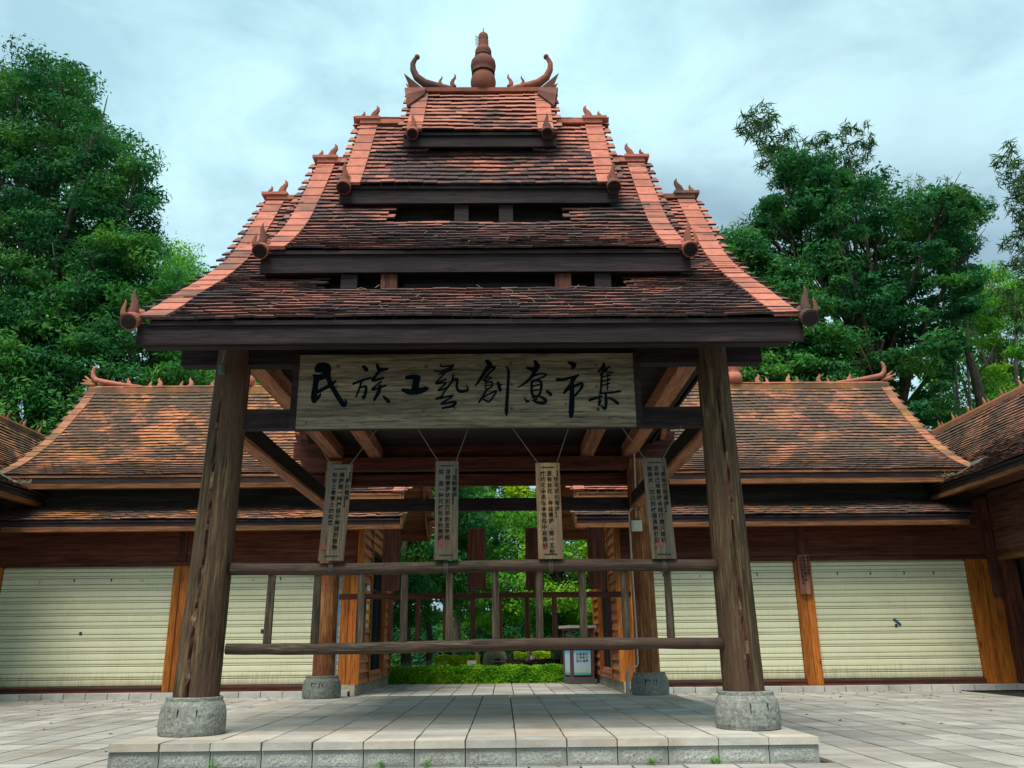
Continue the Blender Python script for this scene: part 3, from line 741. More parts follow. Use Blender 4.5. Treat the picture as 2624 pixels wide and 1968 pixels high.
for (x, z, r) in ((620,335,20),(630,545,16),(628,780,20),(1165,400,14),(1165,740,12),(1480,355,18),(1475,570,16),(1480,790,20),(1590,870,16)):
    fx = 1150+x/3.95; fy = 860+z/3.95; X_ = SX0+(fx-772)/847*(SX1-SX0); Z_ = SZ1-(fy-918)/183*(SZ1-SZ0)
    vs = [(X_+math.cos(a)*r*.00125, SY-.0022, Z_+math.sin(a)*r*.00105) for a in [2*math.pi*i/12 for i in range(12)]]
    b.add(vs+[(p[0], SY+.002, p[2]) for p in vs], [tuple(range(12))]+[(i, (i+1)%12, 12+(i+1)%12, 12+i) for i in range(12)])
b.build('knot', M['plaque'], sign)
CH8 = {
 'A': (640, [
  [[(742,350,52),(790,385,56)], [(735,320,45),(800,335,50),(815,385,40),(800,420,36)], [(705,312,22),(692,370,34),(740,385,20)], [(670,425,22),(720,445,48),(790,425,52)], [(700,440,45),(692,540,45),(686,620,50),(688,675,42)], [(690,680,38),(735,635,26),(750,605,6)], [(700,600,28),(760,568,30),(830,530,30),(892,482,16)], [(800,400,40),(838,500,40),(890,590,38),(950,680,38),(984,722,38),(1004,700,22),(998,660,5)]],
  [[(1160,342,24),(1190,372,36)], [(1070,512,20),(1150,482,20),(1242,455,16)], [(1152,480,16),(1130,560,18),(1100,645,12)], [(1150,548,14),(1195,545,20),(1190,620,24),(1175,655,22),(1160,630,6)], [(1298,328,22),(1322,375,34),(1402,370,18)], [(1325,390,20),(1292,430,22),(1258,480,22),(1300,478,20),(1366,458,12)], [(1345,495,14),(1256,575,16),(1390,535,16)], [(1335,540,24),(1320,600,30),(1282,675,20)], [(1372,642,14),(1422,690,30)]],
  [[(1600,458,34),(1700,455,38),(1718,478,28)], [(1695,475,52),(1680,575,60)], [(1562,582,26),(1640,602,46),(1740,588,50),(1802,570,28)]],
  [[(1870,395,12),(1950,400,14),(2068,338,10)], [(1935,330,10),(1945,358,12),(2060,348,10),(1998,402,14),(1918,430,12),(2060,388,10)], [(1990,405,10),(1930,470,14),(1888,520,14),(1990,478,12)], [(1895,528,12),(1988,515,14),(1915,588,14),(1990,568,14)], [(2058,438,14),(2048,500,18),(1975,600,14),(1948,645,14),(1890,675,12),(2060,638,14)], [(2040,505,14),(2100,482,18),(2095,560,20),(2130,602,24),(2205,588,20),(2190,540,6)], [(2050,652,12),(1965,705,14),(1950,722,12),(2080,702,20),(2058,740,20),(1955,762,14)], [(2062,728,14),(2078,776,5)]]]),
 'B': (1150, [
  [[(385,315,34),(410,350,44),(368,405,34),(320,480,28),(268,548,12)], [(400,372,22),(462,375,16),(402,430,20),(350,500,16)], [(380,468,12),(430,470,10),(362,508,10)], [(370,518,12),(432,515,14),(430,560,14),(372,582,12),(368,525,10)], [(372,550,9),(428,545,9)], [(380,590,14),(342,650,18),(302,708,14)], [(345,662,10),(472,600,14),(440,660,14),(402,702,14),(345,680,12)], [(492,525,24),(512,592,28)], [(512,545,12),(534,542,7)], [(578,368,9),(598,420,22),(590,560,22),(580,700,26),(575,790,30),(575,828,16)]],
  [[(860,320,18),(882,360,44),(862,400,40),(786,385,20)], [(905,372,18),(860,420,36),(830,468,28),(760,530,18),(688,572,7)], [(832,468,16),(920,442,14),(976,455,12),(882,500,14),(822,520,16)], [(828,520,20),(828,620,20),(850,655,18),(902,640,18),(922,522,22),(842,505,14)], [(846,560,11),(902,545,12)], [(846,602,11),(892,595,12)], [(980,612,22),(1016,642,24)], [(752,672,7),(775,702,20),(798,702,12)], [(832,662,12),(868,688,14),(890,655,12),(962,690,24),(940,720,26),(880,715,20),(828,692,8)]],
  [[(1198,335,12),(1252,365,48),(1236,400,16)], [(1085,502,26),(1150,500,24),(1296,464,16)], [(1282,472,16),(1220,540,24),(1148,625,20)], [(1158,612,22),(1220,580,24),(1322,540,22),(1322,580,24),(1258,652,16)], [(1232,498,26),(1226,650,40),(1216,780,44),(1210,842,34)]],
  [[(1552,348,10),(1552,382,34),(1498,434,14)], [(1614,385,12),(1560,422,24),(1518,462,16)], [(1560,432,10),(1642,442,12)], [(1532,452,16),(1520,560,18),(1508,640,14)], [(1540,482,9),(1622,465,10)], [(1540,522,9),(1612,505,10)], [(1530,562,9),(1602,545,10)], [(1592,452,10),(1580,600,11)], [(1500,637,12),(1600,630,14),(1710,618,14)], [(1398,696,20),(1460,680,18),(1522,664,14)], [(1500,660,12),(1490,742,18),(1512,700,10)], [(1560,632,16),(1562,720,24),(1545,778,22),(1512,748,10)], [(1580,680,10),(1620,690,16),(1674,728,24)]]])}
def stroke(b, pts, y0, y1, conv):
    "brush stroke: variable width ribbon with round ends"
    P = [(Vector((p[0], p[1])), p[2]/2*1.22) for p in pts]; dense = []
    n = len(P)
    for i in range(n-1):
        p0 = P[max(i-1,0)][0]; p1, w1 = P[i]; p2, w2 = P[i+1]; p3 = P[min(i+2,n-1)][0]
        for k in range(6):
            t = k/6; q = .5*((2*p1)+(-p0+p2)*t+(2*p0-5*p1+4*p2-p3)*t*t+(-p0+3*p1-3*p2+p3)*t**3)
            dense.append((q, (w1+(w2-w1)*t)*(1+random.uniform(-.06,.06))))
    dense.append(P[-1])
    for (a, wa), (c, wc) in zip(dense, dense[1:]):
        d = (c-a)
        if d.length < .5: continue
        d.normalize(); nn = Vector((-d.y, d.x))
        q = [conv(a+nn*wa), conv(c+nn*wc), conv(c-nn*wc), conv(a-nn*wa)]
        b.add([(x, y0, z) for x, z in q]+[(x, y1, z) for x, z in q], [(0,1,2,3),(7,6,5,4),(0,4,5,1),(1,5,6,2),(2,6,7,3),(3,7,4,0)])
    for i, (a, wa) in enumerate(dense):
        if i % 2 and i not in (0, len(dense)-1): continue
        vs = [conv(a+Vector((math.cos(t), math.sin(t)))*wa) for t in [2*math.pi*k/10 for k in range(10)]]
        yy = y0-.0004-(i % 5)*.0001
        b.add([(x, yy, z) for x, z in vs]+[(x, y1, z) for x, z in vs], [tuple(range(10))]+[(k, (k+1)%10, 10+(k+1)%10, 10+k) for k in range(10)])
for key, (ox, chars) in CH8.items():
    def conv(p, ox=ox):
        fx = ox+p.x/3.95; fy = 860+p.y/3.95; t = (fx-772)/847
        top_ = 911+13*t; bot = 1100-3*t
        return SX0+t*(SX1-SX0), SZ1-(fy-top_)/(bot-top_)*(SZ1-SZ0)
    for ci, strokes in enumerate(chars):
        b = MB()
        for si, s_ in enumerate(strokes): stroke(b, s_, SY-.004-.0006*si, SY+.002, conv)
        b.build('brush_character', M['ink'], sign)

# ------------------------------------------------------------------ hanging plaques
def vtext(cols, x_right, z_top, size, y, parent, colstep, mat=None, drift=0, facing=1):
    "vertical Chinese text, columns right to left; one mesh"
    mat = mat or M['ink']; vs = []; fs = []; dg = None
    for ci, colt in enumerate(cols):
        for k, ch in enumerate(colt[1]):
            if ch == ' ': continue
            cu = bpy.data.curves.new('t', 'FONT'); cu.body = ch; cu.size = size; cu.align_x = 'CENTER'; cu.align_y = 'CENTER'; cu.resolution_u = 2; cu.offset = size*.012
            ob = bpy.data.objects.new('t', cu); COL.objects.link(ob)
            bpy.context.view_layer.update()
            me = ob.to_mesh(); n = len(vs)
            zz = z_top-(k+colt[0])*size*1.12; xx = x_right-ci*colstep
            for v in me.vertices:
                vs.append((xx+drift*(z_top-zz)+v.co.x, y, zz+v.co.y))
            for p in me.polygons: fs.append(tuple(n+i for i in p.vertices))
            ob.to_mesh_clear(); bpy.data.objects.remove(ob); bpy.data.curves.remove(cu)
    b = MB(); b.add(vs, fs, 0.); return b.build('lettering', mat, parent)
def plaque(xt, xb, zt, zb, w, y, label, cols, mat, group, anchors, ztop, size=.062, step=.078, seal=None, textmat=None, back=False):
    o = thing('hanging_plaque', ((xt+xb)/2, y, zb), label, 'plaque', group)
    h = w/2; d = .022; j = .02 if not back else 0
    b = MB()
    # slightly cupped board: three strips
    for k in range(3):
        f0 = -h+w*k/3; f1 = -h+w*(k+1)/3; c0 = .010 if k != 1 else .0; y0 = y-(0 if k == 1 else -.006)
        ya = y+(.008 if k == 0 else 0); yb_ = y+(.008 if k == 2 else 0)
        b.hexa([(xb+f0,ya,zb),(xb+f1,yb_,zb),(xb+f1,y+d,zb),(xb+f0,y+d,zb),(xt+f0,ya,zt),(xt+f1,yb_,zt),(xt+f1,y+d,zt),(xt+f0,y+d,zt)])
    b.build('board', mat, o)
    if not back:
        for zz, xx in ((zt-.055, xt), (zb+.05, xb)):
            b = MB(); b.box(xx-.075, xx+.075, y-.003, y+.004, zz-.007, zz+.007); b.build('slot', M['joint'], o)
    for sgn in (-1, 1):
        b = MB(); b.tube([(xt+sgn*w*.38, y+.01, zt-.005), (anchors[0 if sgn < 0 else 1], y+.03, ztop)], .005, 6); b.build('cord', M['rope'], o)
    if not back:
        b = MB()
        for q in (-.018, 0, .018):
            ring = [(xb+q+.004*math.sin(a*2), YR+math.cos(a)*.082, 1.985+math.sin(a)*.082) for a in [2*math.pi*i/14 for i in range(15)]]
            b.tube(ring, .0045, 5, closed=False)
        b.tube([(xb-.01, y+.005, zb+.05), (xb, YR-.05, 2.05)], .005, 5)
        b.build('lashing', M['rope'], o)
    if cols: vtext(cols, xt+h-.045, zt-.13, size, y-.0035, o, step, textmat, drift=(xb-xt)/(zt-zb))
    if seal:
        b = MB(); b.box(xb+seal[0]-.022, xb+seal[0]+.022, y-.0032, y+.001, zb+seal[1]-.028, zb+seal[1]+.028); b.build('seal', M['seal'], o)
    return o
PG = 'front row of hanging plaques tied to the railing'
YP = CYF-.16
plaque(-1.90, -1.955, 3.17, 2.06, .29, YP, 'leftmost front plaque, grey brown, tilted, with three short columns of black writing', [(0, '【提什菩提】'), (0, '摘提是一种产自于寿湖的植物'), (0, '和状三蒂蒂士的知恩')], M['plaque'], PG, (-2.30, -1.48), 3.62, seal=(-.085, .15))
plaque(-.65, -.65, 3.20, 2.06, .27, YP, 'second front plaque from the left, darkest, with a pale knot hole and dark stained corner', [(0, '【龙眼菩提】'), (0, '龙眼菩提状如万年的龙甲相'), (0, '似 是一种花纹处末的菩提')], M['plaque'], PG, (-1.02, -.40), 3.62, seal=(-.06, .19))
plaque(.53, .545, 3.17, 2.06, .285, YP, 'third front plaque from the left, of warmer yellow brown wood', [(0, '【弥花琥珀菩提】'), (0, '里有丝花、金丝菩提,第一五粉'), (0, '纹的花朵是似金悦似中彩喜好')], M['plaque_warm'], PG, (.11, .80), 3.62, seal=(-.06, .14))
plaque(1.79, 1.84, 3.22, 2.05, .28, YP, 'rightmost front plaque beside the right column with a bright red seal', [(0, '【原始巴塔菩提】'), (0, '这种巴塔菩提未经打磨只是初'), (0, '始抛光,凹凸的纹理清晰可见。')], M['plaque'], PG, (1.42, 2.15), 3.62, seal=(-.04, .17))
PR = 'rear row of dark red hanging plaques'
for x, lab in ((-2.13, 'leftmost dark red plaque at the far side of the pavilion, its foot tied with rope'), (-.50, 'second dark red rear plaque from the left, black against the garden trees'),
               (.60, 'third dark red rear plaque from the left, black against the garden trees'), (1.79, 'rightmost dark red plaque at the far side, in front of the clapboard wall')):
    plaque(x, x, 3.28, 2.12, .34, CYR-.14, lab, None, M['red_z'], PR, (x-.34, x+.36), 3.66, back=True)

# conduit with switch box, tin on the left column
o = thing('electrical_conduit', (2.56, 16.0, HP), 'thin white electrical pipe running down beside the right rear column to the stone base', 'pipe')
b = MB(); b.tube([(2.58,16.03,4.9),(2.56,16.03,3.7),(2.55,16.03,3.42)], .016, 8); b.build('pipe', M['pipe'], o)
b = MB(); b.tube([(2.55,16.03,3.64),(2.46,16.03,3.60),(2.42,16.03,3.52),(2.42,16.03,2.6),(2.44,16.03,1.5),(2.44,16.03,.80),(2.42,16.03,.74),(2.30,15.98,.71),(2.24,15.96,.66),(2.22,15.96,.24)], .018, 8); b.build('pipe', M['pipe'], o)
b = MB(); b.tube([(2.235,15.94,.64),(2.22,15.94,.24)], .035, 8); b.build('pipe_sleeve', M['pipe'], o)
b = MB(); b.box(2.45, 2.65, 15.98, 16.05, 3.17, 3.37); b.box(2.48, 2.61, 15.965, 15.985, 3.20, 3.34); b.build('switch_box', M['boxw'], o)
b = MB(); b.tube([(2.50,16.0,3.60),(2.56,15.98,3.66),(2.62,16.0,3.58),(2.55,16.0,3.56)], .012, 6); b.build('pipe_tie', M['rope'], o)
o = thing('hanging_tin', (-3.36, 9.60, 4.3), 'small green tin hanging on a string at the head of the left front column', 'tin')
b = MB(); b.lathe([(.038,0),(.038,.10),(.02,.115),(.008,.12)], (-3.36, 9.58, 4.26), 12); b.build('tin_body', M['bell'], o)
b = MB(); b.tube([(-3.36,9.58,4.37),(-3.35,9.6,4.60)], .004, 5); b.build('string', M['straw'], o)

# ------------------------------------------------------------------ shop wings
WP = [(0,8.62),(.42,8.10),(.96,7.55),(1.48,7.02),(2.23,6.36),(3.14,5.70),(4.02,5.24)]
SKP = [(0,4.56),(.45,4.36),(.98,4.09)]
YRG = 24.62
def wing(s):
    name = 'left' if s < 0 else 'right'
    lab = ('long tiled shop building left of the passage, roof patched ochre and black, cream shutters' if s < 0 else
           'long tiled shop building right of the passage, greyer roof, copper plaque on its post')
    o = thing('shop_building', (XC+s*7.4, 21.3, 0), lab, 'building', 'shop buildings facing the pavilion')
    X = lambda u: XC+s*u
    yw = 21.32
    U = dict(a0=3.64, a1=7.44, b0=7.82, b1=12.05) if s < 0 else dict(a0=3.64, a1=7.62, b0=8.04, b1=11.95)
    # body: dark box behind everything
    b = MB(); b.box(X(3.45), X(12.6), yw+.25, 27.2, .1, 5.6); b.build('wall_core', M['recess'], o)
    # sills and shutters
    for (ua, ub) in ((U['a0'], U['a1']), (U['b0'], U['b1'])):
        box('door_sill', M['wall'], o, X(ua), X(ub), yw-.06, yw+.2, .13, .26)
        box('sill_track', M['black'], o, X(ua), X(ub), yw-.085, yw-.062, .215, .238)
        sh = MB(); sh.box(X(ua+.01), X(ub-.01), yw+.075, yw+.09, .26, 3.1)
        sh = sh.build('roller_shutter', M['shutter'], o)
        z = .275; k = 0; pat = (.150, .047, .100)
        while z < 3.03:
            h = pat[k % 3]; h = min(h, 3.05-z); xa, xb_ = X(ua+.012), X(ub-.012)
            b = MB(); yb = yw+.03+random.uniform(-.001,.001); n1 = .0055
            z0, z1 = z+n1, z+h-n1
            xa, xb_ = min(xa, xb_), max(xa, xb_)
            P = [(yb+.020,z0),(yb+.004,z0+h*.08),(yb,z0+h*.35),(yb,z0+h*.8),(yb+.004,z1-.006),(yb+.020,z1)]
            b.prism(P+[(yb+.04,z1),(yb+.04,z0)], 'X', xa, xb_); b.build('shutter_slat', M['shutter'], sh)
            z += h; k += 1
        b = MB()
        for q in range(4):
            u_ = ua+(ub-ua)*(.18+.2*q)+random.uniform(-.1,.1); b.box(X(u_), X(u_+.025), yw+.018, yw+.05, 2.72, 2.72+random.choice((.025,.07)))
        b.build('latch', M['black'], sh)
        box('shutter_lock', M['black'], sh, X((ua+ub)/2-.03), X((ua+ub)/2+.03), yw+.015, yw+.05, 1.47, 1.53)
    # posts: two boards with a fluted joint
    for u0, u1 in ((3.26, U['a0']), (U['a1'], U['b0']), (U['b1'], 12.72)):
        p = MB(); p.box(X(u0), X(u1), yw-.02, yw+.16, .13, 3.12); p = p.build('post', M['orange'], o)
        c = (u0+u1)/2
        box('post_board', M['orange'], p, X(u0+.012), X(c-.012), yw-.045, yw-.022, .14, 3.10)
        box('post_board', M['orange'], p, X(c+.012), X(u1-.012), yw-.052, yw-.022, .14, 3.10)
    u_ = (U['a1']+U['b0'])/2
    box('upper_post', M['red_z'], o, X(u_-.10), X(u_+.10), yw-.10, yw+.05, 3.19, 4.15)
    box('upper_post', M['red_z'], o, X(12.36), X(12.70), yw-.10, yw+.05, 3.19, 4.6)
    box('lintel_beam', M['red'], o, X(3.3), X(12.5), yw-.075, yw+.1, 3.08, 3.18)
    z = 3.19; k = 0
    while z < 4.2:
        b = MB(); b.hexa([(min(X(3.3),X(12.9)),yw-.055,z),(max(X(3.3),X(12.9)),yw-.055,z),(max(X(3.3),X(12.9)),yw+.05,z),(min(X(3.3),X(12.9)),yw+.05,z)]+[(min(X(3.3),X(12.9)),yw-.032,z+.155),(max(X(3.3),X(12.9)),yw-.032,z+.155),(max(X(3.3),X(12.9)),yw+.05,z+.155),(min(X(3.3),X(12.9)),yw+.05,z+.155)])
        b.build('wall_board', M['wall'], o); z += .158
    # recess between the two roofs
    z = 4.4
    while z < 5.25:
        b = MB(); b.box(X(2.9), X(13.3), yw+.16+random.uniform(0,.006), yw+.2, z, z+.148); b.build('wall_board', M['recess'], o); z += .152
    b = MB()
    for q in (4.2, 7.6, 10.9): b.box(X(q), X(q)+.07, yw+.09, yw+.16, 4.96, 5.03)
    b.build('lamp_socket', M['black'], o)
    # skirt roof
    SK = Slope((XC, 21.40, 0), (s,0,0), (0,-1,0), SKP)
    sk = bpy.data.objects.new('skirt_roof', None); link(sk, o)
    deck('roof_deck', SK, 2.15, 11.85, M['dark'], sk, .04)
    tsk = tiles_for(SK, 2.10, 12.0, M['tile_l' if s < 0 else 'tile_r'], expo=.15, jit=1.4)
    box('fascia_board', M['dark'], sk, X(2.15), X(11.75), 20.44, 20.48, 3.96, 4.07)
    box('fascia_board', M['fascia_lo'], sk, X(2.15), X(11.75), 20.445, 20.62, 3.84, 3.957)
    b = MB(); b.prism([(20.44,3.84),(20.40,4.10),(21.2,4.45),(21.2,4.2)], 'X', X(2.10), X(2.148)); b.build('verge_board', M['fascia_lo_y'], sk)
    box('soffit', M['wall'], sk, X(2.2), X(11.8), 20.62, yw-.04, 4.06, 4.08)
    # main roof
    FS = Slope((XC, YRG, 0), (s,0,0), (0,-1,0), WP); BS = Slope((XC, YRG, 0), (s,0,0), (0,1,0), WP)
    mr = bpy.data.objects.new('main_roof', None); link(mr, o); UI = 3.52
    deck('roof_deck', FS, UI+.1, 12.15, M['brown'], mr); deck('roof_deck', BS, UI+.1, 12.15, M['brown'], mr)
    tf = tiles_for(FS, UI-.03, 12.30, M['tile_l' if s < 0 else 'tile_r'], expo=.175, jit=.8)
    al_ = sorted([(t[0], 0) for t in tf]+[(t[0], 1) for t in tsk], reverse=True)[:300]
    place_tiles(tf, M['tile_l' if s < 0 else 'tile_r'], mr, sum(1 for a in al_ if a[1] == 0)); place_tiles(tsk, M['tile_l' if s < 0 else 'tile_r'], sk, sum(1 for a in al_ if a[1] == 1))
    place_tiles(tiles_for(BS, UI-.03, 12.30, M['tile_l' if s < 0 else 'tile_r'], expo=.2, back=True), M['tile_l' if s < 0 else 'tile_r'], mr, 0)
    for sl in (FS, BS):
        verge(sl, 12.14, .27, M['verge_old'], mr, .36); verge(sl, UI+.17, .27, M['verge'], mr, .36)
    for sg in (-1, 1):
        ye = YRG+sg*4.0
        box('fascia_board', M['dark'], mr, X(UI), X(12.2), ye, ye-sg*.04, 5.05, 5.20)
        box('fascia_board', M['fascia_lo'], mr, X(UI), X(12.2), ye-sg*.005, ye-sg*.18, 4.92, 5.047)
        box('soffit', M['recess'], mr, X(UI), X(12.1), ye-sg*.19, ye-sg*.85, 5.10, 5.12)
    b = MB(); b.box(X(UI), X(12.25), YRG-.11, YRG+.11, 8.56, 8.72); b.build('ridge_beam', M['verge_old'], mr)
    b = MB(); b.tube([(X(UI), YRG, 8.74), (X(12.25), YRG, 8.74)], .07, 8); b.build('ridge_roll', M['verge'], mr)
    for ue, dr in ((12.2, 1), (UI+.05, -1)):
        b = MB(); q = lambda a: X(ue+dr*a)
        b.tube([(q(-1.5),YRG,8.78),(q(-.9),YRG,8.85),(q(-.35),YRG,8.94),(q(-.10),YRG,9.00),(q(.01),YRG,9.12),(q(.03),YRG,9.27),(q(-.01),YRG,9.40),(q(-.05),YRG,9.44)], [.05,.07,.085,.085,.07,.06,.05,.035], 10)
        b.build('ridge_horn', M['orn'] if dr < 0 else M['verge'], mr, smooth=True)
        b = MB()
        for k in range(3):
            b.tube([(q(-.1),YRG+(k-1)*.06,8.83),(q(.14),YRG+(k-1)*.08,8.86+.08*k),(q(.32),YRG+(k-1)*.10,8.88+.15*k)], [.045,.05,.01], 8, flat=(0,1,0))
        b.build('leaf_ornament', M['verge_old'], mr, smooth=True)
    for k in range(1, 12):
        u_ = 12.2-k*.95-.25
        if abs(u_-7.5) < .3 or u_ < 4: continue
        f = MB(); flame(f, (X(u_+.12),YRG,8.77), (s,0,0), (0,0,1), .30, 1*(1 if u_ < 7.1 else -1), .75); flame(f, (X(u_+.36),YRG,8.77), (s,0,0), (0,0,1), .2, 1, .75)
        f.build('flame_finial', M['verge'], mr, smooth=True)
    b = MB(); b.lathe([(.17,0),(.25,.08),(.27,.2),(.22,.32),(.18,.36),(.24,.44),(.26,.53),(.2,.64),(.12,.7),(.14,.8),(.1,.9),(.05,1.05),(.01,1.2)], (X(7.5), YRG, 8.76), 20, r=.2); b.build('gourd_finial', M['verge'], mr, smooth=True)
    # passage gable: clapboards over a tall shop window
    xw = 3.24; wy0, wy1, wz0, wz1 = 23.0, 25.6, .42, 3.62
    base = MB(); base.box(X(xw-.03), X(xw+.3), 21.22, 27.3, 0, .26); base.build('wall_base', M['wallbase'], o)
    z = .27; 
    while z < 8.3:
        # roof line at this height
        dmx = 3.0
        if z+.24 > 5.6:
            dmx = 0
            for (d0, z0) in FS.prof:
                if z0-.1 > z+.24: dmx = max(dmx, d0)
            dmx = min(dmx, 3.0)
        if dmx < .2: break
        ya, yb = (YRG-dmx if z > 5.3 else 21.30), (YRG+dmx if z > 5.3 else 27.25)
        segs = [(ya, wy0-.06), (wy1+.06, yb)] if wz0-.1 < z < wz1-.1 else [(ya, yb)]
        for (p, q) in segs:
            if q-p < .1: continue
            b = MB(); xo = X(xw-.045); xi = X(xw-.012); xb_ = X(xw+.03)
            xo = X(xw-.085); b.add([(xo,p,z),(xb_,p,z),(xb_,p,z+.245),(xi,p,z+.245),(xo,q,z),(xb_,q,z),(xb_,q,z+.245),(xi,q,z+.245)], [(0,1,2,3),(7,6,5,4),(0,4,5,1),(1,5,6,2),(2,6,7,3),(3,7,4,0)])
            b.build('clapboard', M['clap'], o)
        z += .24
    for yy in (21.30, wy0-.07, wy1+.0, 27.15):
        h1 = 4.7 if yy in (21.30,) else (4.4 if yy < 27 else 4.9)
        box('corner_board', M['orange'], o, X(xw-.10), X(xw+(.045 if yy < 21.5 else .02)), yy-(.035 if yy < 21.5 else 0), yy+.10, .26, h1)
    wn = MB(); wn.box(X(xw+.10), X(xw+.12), wy0, wy1, wz0, wz1); wn = wn.build('shop_window', M['glass'], o)
    for yy in (wy0+.03, wy0+.85, wy0+1.7, wy1-.08): box('window_frame', M['black'], wn, X(xw+.02), X(xw+.099), yy, yy+.06, wz0, wz1)
    for zz in (wz0, 2.6, wz1-.06): box('window_frame', M['black'], wn, X(xw+.03), X(xw+.097), wy0, wy1, zz, zz+.06)
    box('window_sill', M['brown_y'], wn, X(xw-.08), X(xw+.09), wy0-.05, wy1+.05, wz0-.07, wz0-.003)
    # lower tier over the passage, its verge boards and soffit
    WL = [(d, z-.50) for d, z in WP]
    FS = Slope((XC, YRG, 0), (s,0,0), (0,-1,0), WL); BS = Slope((XC, YRG, 0), (s,0,0), (0,1,0), WL)
    et = bpy.data.objects.new('passage_roof', None); link(et, o); mr = et
    for sl, bk in ((FS, False), (BS, True)):
        deck('roof_deck', sl, 2.15, UI+.3, M['brown'], et); place_tiles(tiles_for(sl, 2.02, UI+.3, M['tile_new'], expo=.175, back=True), M['tile_new'], et, 0); verge(sl, 2.24, .27, M['verge'], et, .36)
    for sg in (-1, 1): box('fascia_board', M['brown'], et, X(2.1), X(UI+.1), YRG+sg*4.0, YRG+sg*3.95, 4.50, 4.70)
    b = MB(); b.box(X(2.1), X(UI), YRG-.11, YRG+.11, 8.06, 8.22); b.build('ridge_beam', M['verge'], et)
    for sl in (FS, BS):
        pr = [p for p in sl.prof]
        b = MB()
        for (d0, z0), (d1, z1) in zip(pr, pr[1:]):
            b.hexa([sl.pt(2.17,d0,z0-.26), sl.pt(2.21,d0,z0-.26), sl.pt(2.21,d1,z1-.26), sl.pt(2.17,d1,z1-.26), sl.pt(2.17,d0,z0-.055), sl.pt(2.21,d0,z0-.055), sl.pt(2.21,d1,z1-.055), sl.pt(2.17,d1,z1-.055)])
        b.build('barge_board', M['brown_y'], mr)
        rows, tot = arcs(sl.prof, .85, .2)
        for (_, d, zz, tx, tz) in rows: bar('soffit_batten', M['brown'], mr, sl.pt(2.22, d, zz-.11), sl.pt(3.2, d, zz-.11), .09, .10)
    return o, X, yw, U
LW = wing(-1); RW = wing(1)
# poster on the left passage wall, tape marks and small things on the shutters
o = thing('poster', (XC-3.19, 22.1, 2.2), 'tall narrow white and yellow poster on the left passage wall', 'poster')
b = MB(); b.box(XC-3.185, XC-3.18, 22.32, 22.85, 1.6, 2.75); b.build('sheet', plain('poster_white', (.6, .62, .5), .6), o)
b = MB(); b.box(XC-3.179, XC-3.177, 22.5, 22.84, 1.62, 2.2); b.build('print', plain('poster_yellow', (.6, .45, .06), .6), o)
o = thing('edge_strip', (XC-3.7, 21.2, .3), 'thin grey blue strip down the right edge of the second shutter left of the passage', 'strip')
b = MB(); b.box(XC-3.72, XC-3.68, 21.24, 21.28, .28, 3.05); b.build('strip_profile', M['blue'], o)
def sticker(px, py, w, h, ang, mat, label):
    p = at(px, py, 21.345); o = thing('sticker', p, label, 'sticker')
    c, s_ = math.cos(ang), math.sin(ang)
    q = [(p.x+c*x-s_*z, p.z+s_*x+c*z) for x, z in ((-w,-h),(w,-h),(w,h),(-w,h))]
    b = MB(); b.prism(q, 'Y', 21.338, 21.348); b.build('sticker_sheet', mat, o)
sticker(2299, 1594, .11, .03, -.75, plain('dark_teal_sticker', (.02, .07, .10), .5), 'small dark blue tape stuck aslant on the shutter at far right')
sticker(672, 1615, .035, .03, 0, plain('blue_sticker', (.02, .15, .40), .5), 'tiny blue sticker on the shutter behind the left end of the railing')
# copper plaques on the posts
def post_plaque(x0, x1, z0, z1, y, label, bright):
    o = thing('post_plaque', ((x0+x1)/2, y, z0), label, 'plaque', 'inscribed plaques on the right building posts')
    b = MB(); n = 6
    for k in range(n):
        a0 = k/n-.5; a1 = (k+1)/n-.5; f = lambda a: y+.16*(a*a)
        b.hexa([(x0+(x1-x0)*(a0+.5),f(a0)-.06,z0),(x0+(x1-x0)*(a1+.5),f(a1)-.06,z0),(x0+(x1-x0)*(a1+.5),f(a1)-.03,z0),(x0+(x1-x0)*(a0+.5),f(a0)-.03,z0),
                (x0+(x1-x0)*(a0+.5),f(a0)-.06,z1),(x0+(x1-x0)*(a1+.5),f(a1)-.06,z1),(x0+(x1-x0)*(a1+.5),f(a1)-.03,z1),(x0+(x1-x0)*(a0+.5),f(a0)-.03,z1)])
    b.build('plate', M['copper'] if bright else M['red_z'], o)
    if bright: vtext([(0, '菩提子的原始'), (0, '这种未经打磨只是'), (0, '凹凸的纹理清晰可见')], x1-.06, z1-.09, .068, y-.066, o, .085)
    else: vtext([(0, '菩提子未经打磨'), (0, '纹理清晰可见')], x1-.12, z1-.12, .07, y-.066, o, .1, M['joint'])
xp = XC+7.83
post_plaque(xp-.15, xp+.15, 2.26, 3.22, 21.22, 'copper brown curved plaque with small writing on the post between the two right shutters', True)
post_plaque(XC+12.46, XC+12.74, 2.15, 3.20, 21.22, 'dull dark red plaque on the corner post at the far right', False)

# kerb along both facades
for s in (-1, 1):
    kb = MB(); kb.box(XC+s*3.32, XC+s*13, 21.02, 21.24, 0, .10)
    kb = tag(kb.build('kerb', M['joint']), 'low pale kerb in front of the %s shop building' % ('left' if s < 0 else 'right'), kind='structure')
    for i in range(19):
        xa = 3.33+i*.51; b = MB(); b.box(XC+s*(xa+.009), XC+s*(xa+.501), 20.98, 21.24, 0, .132+random.uniform(-.003,.003)); b.build('kerb_stone', M['kerb'], kb)

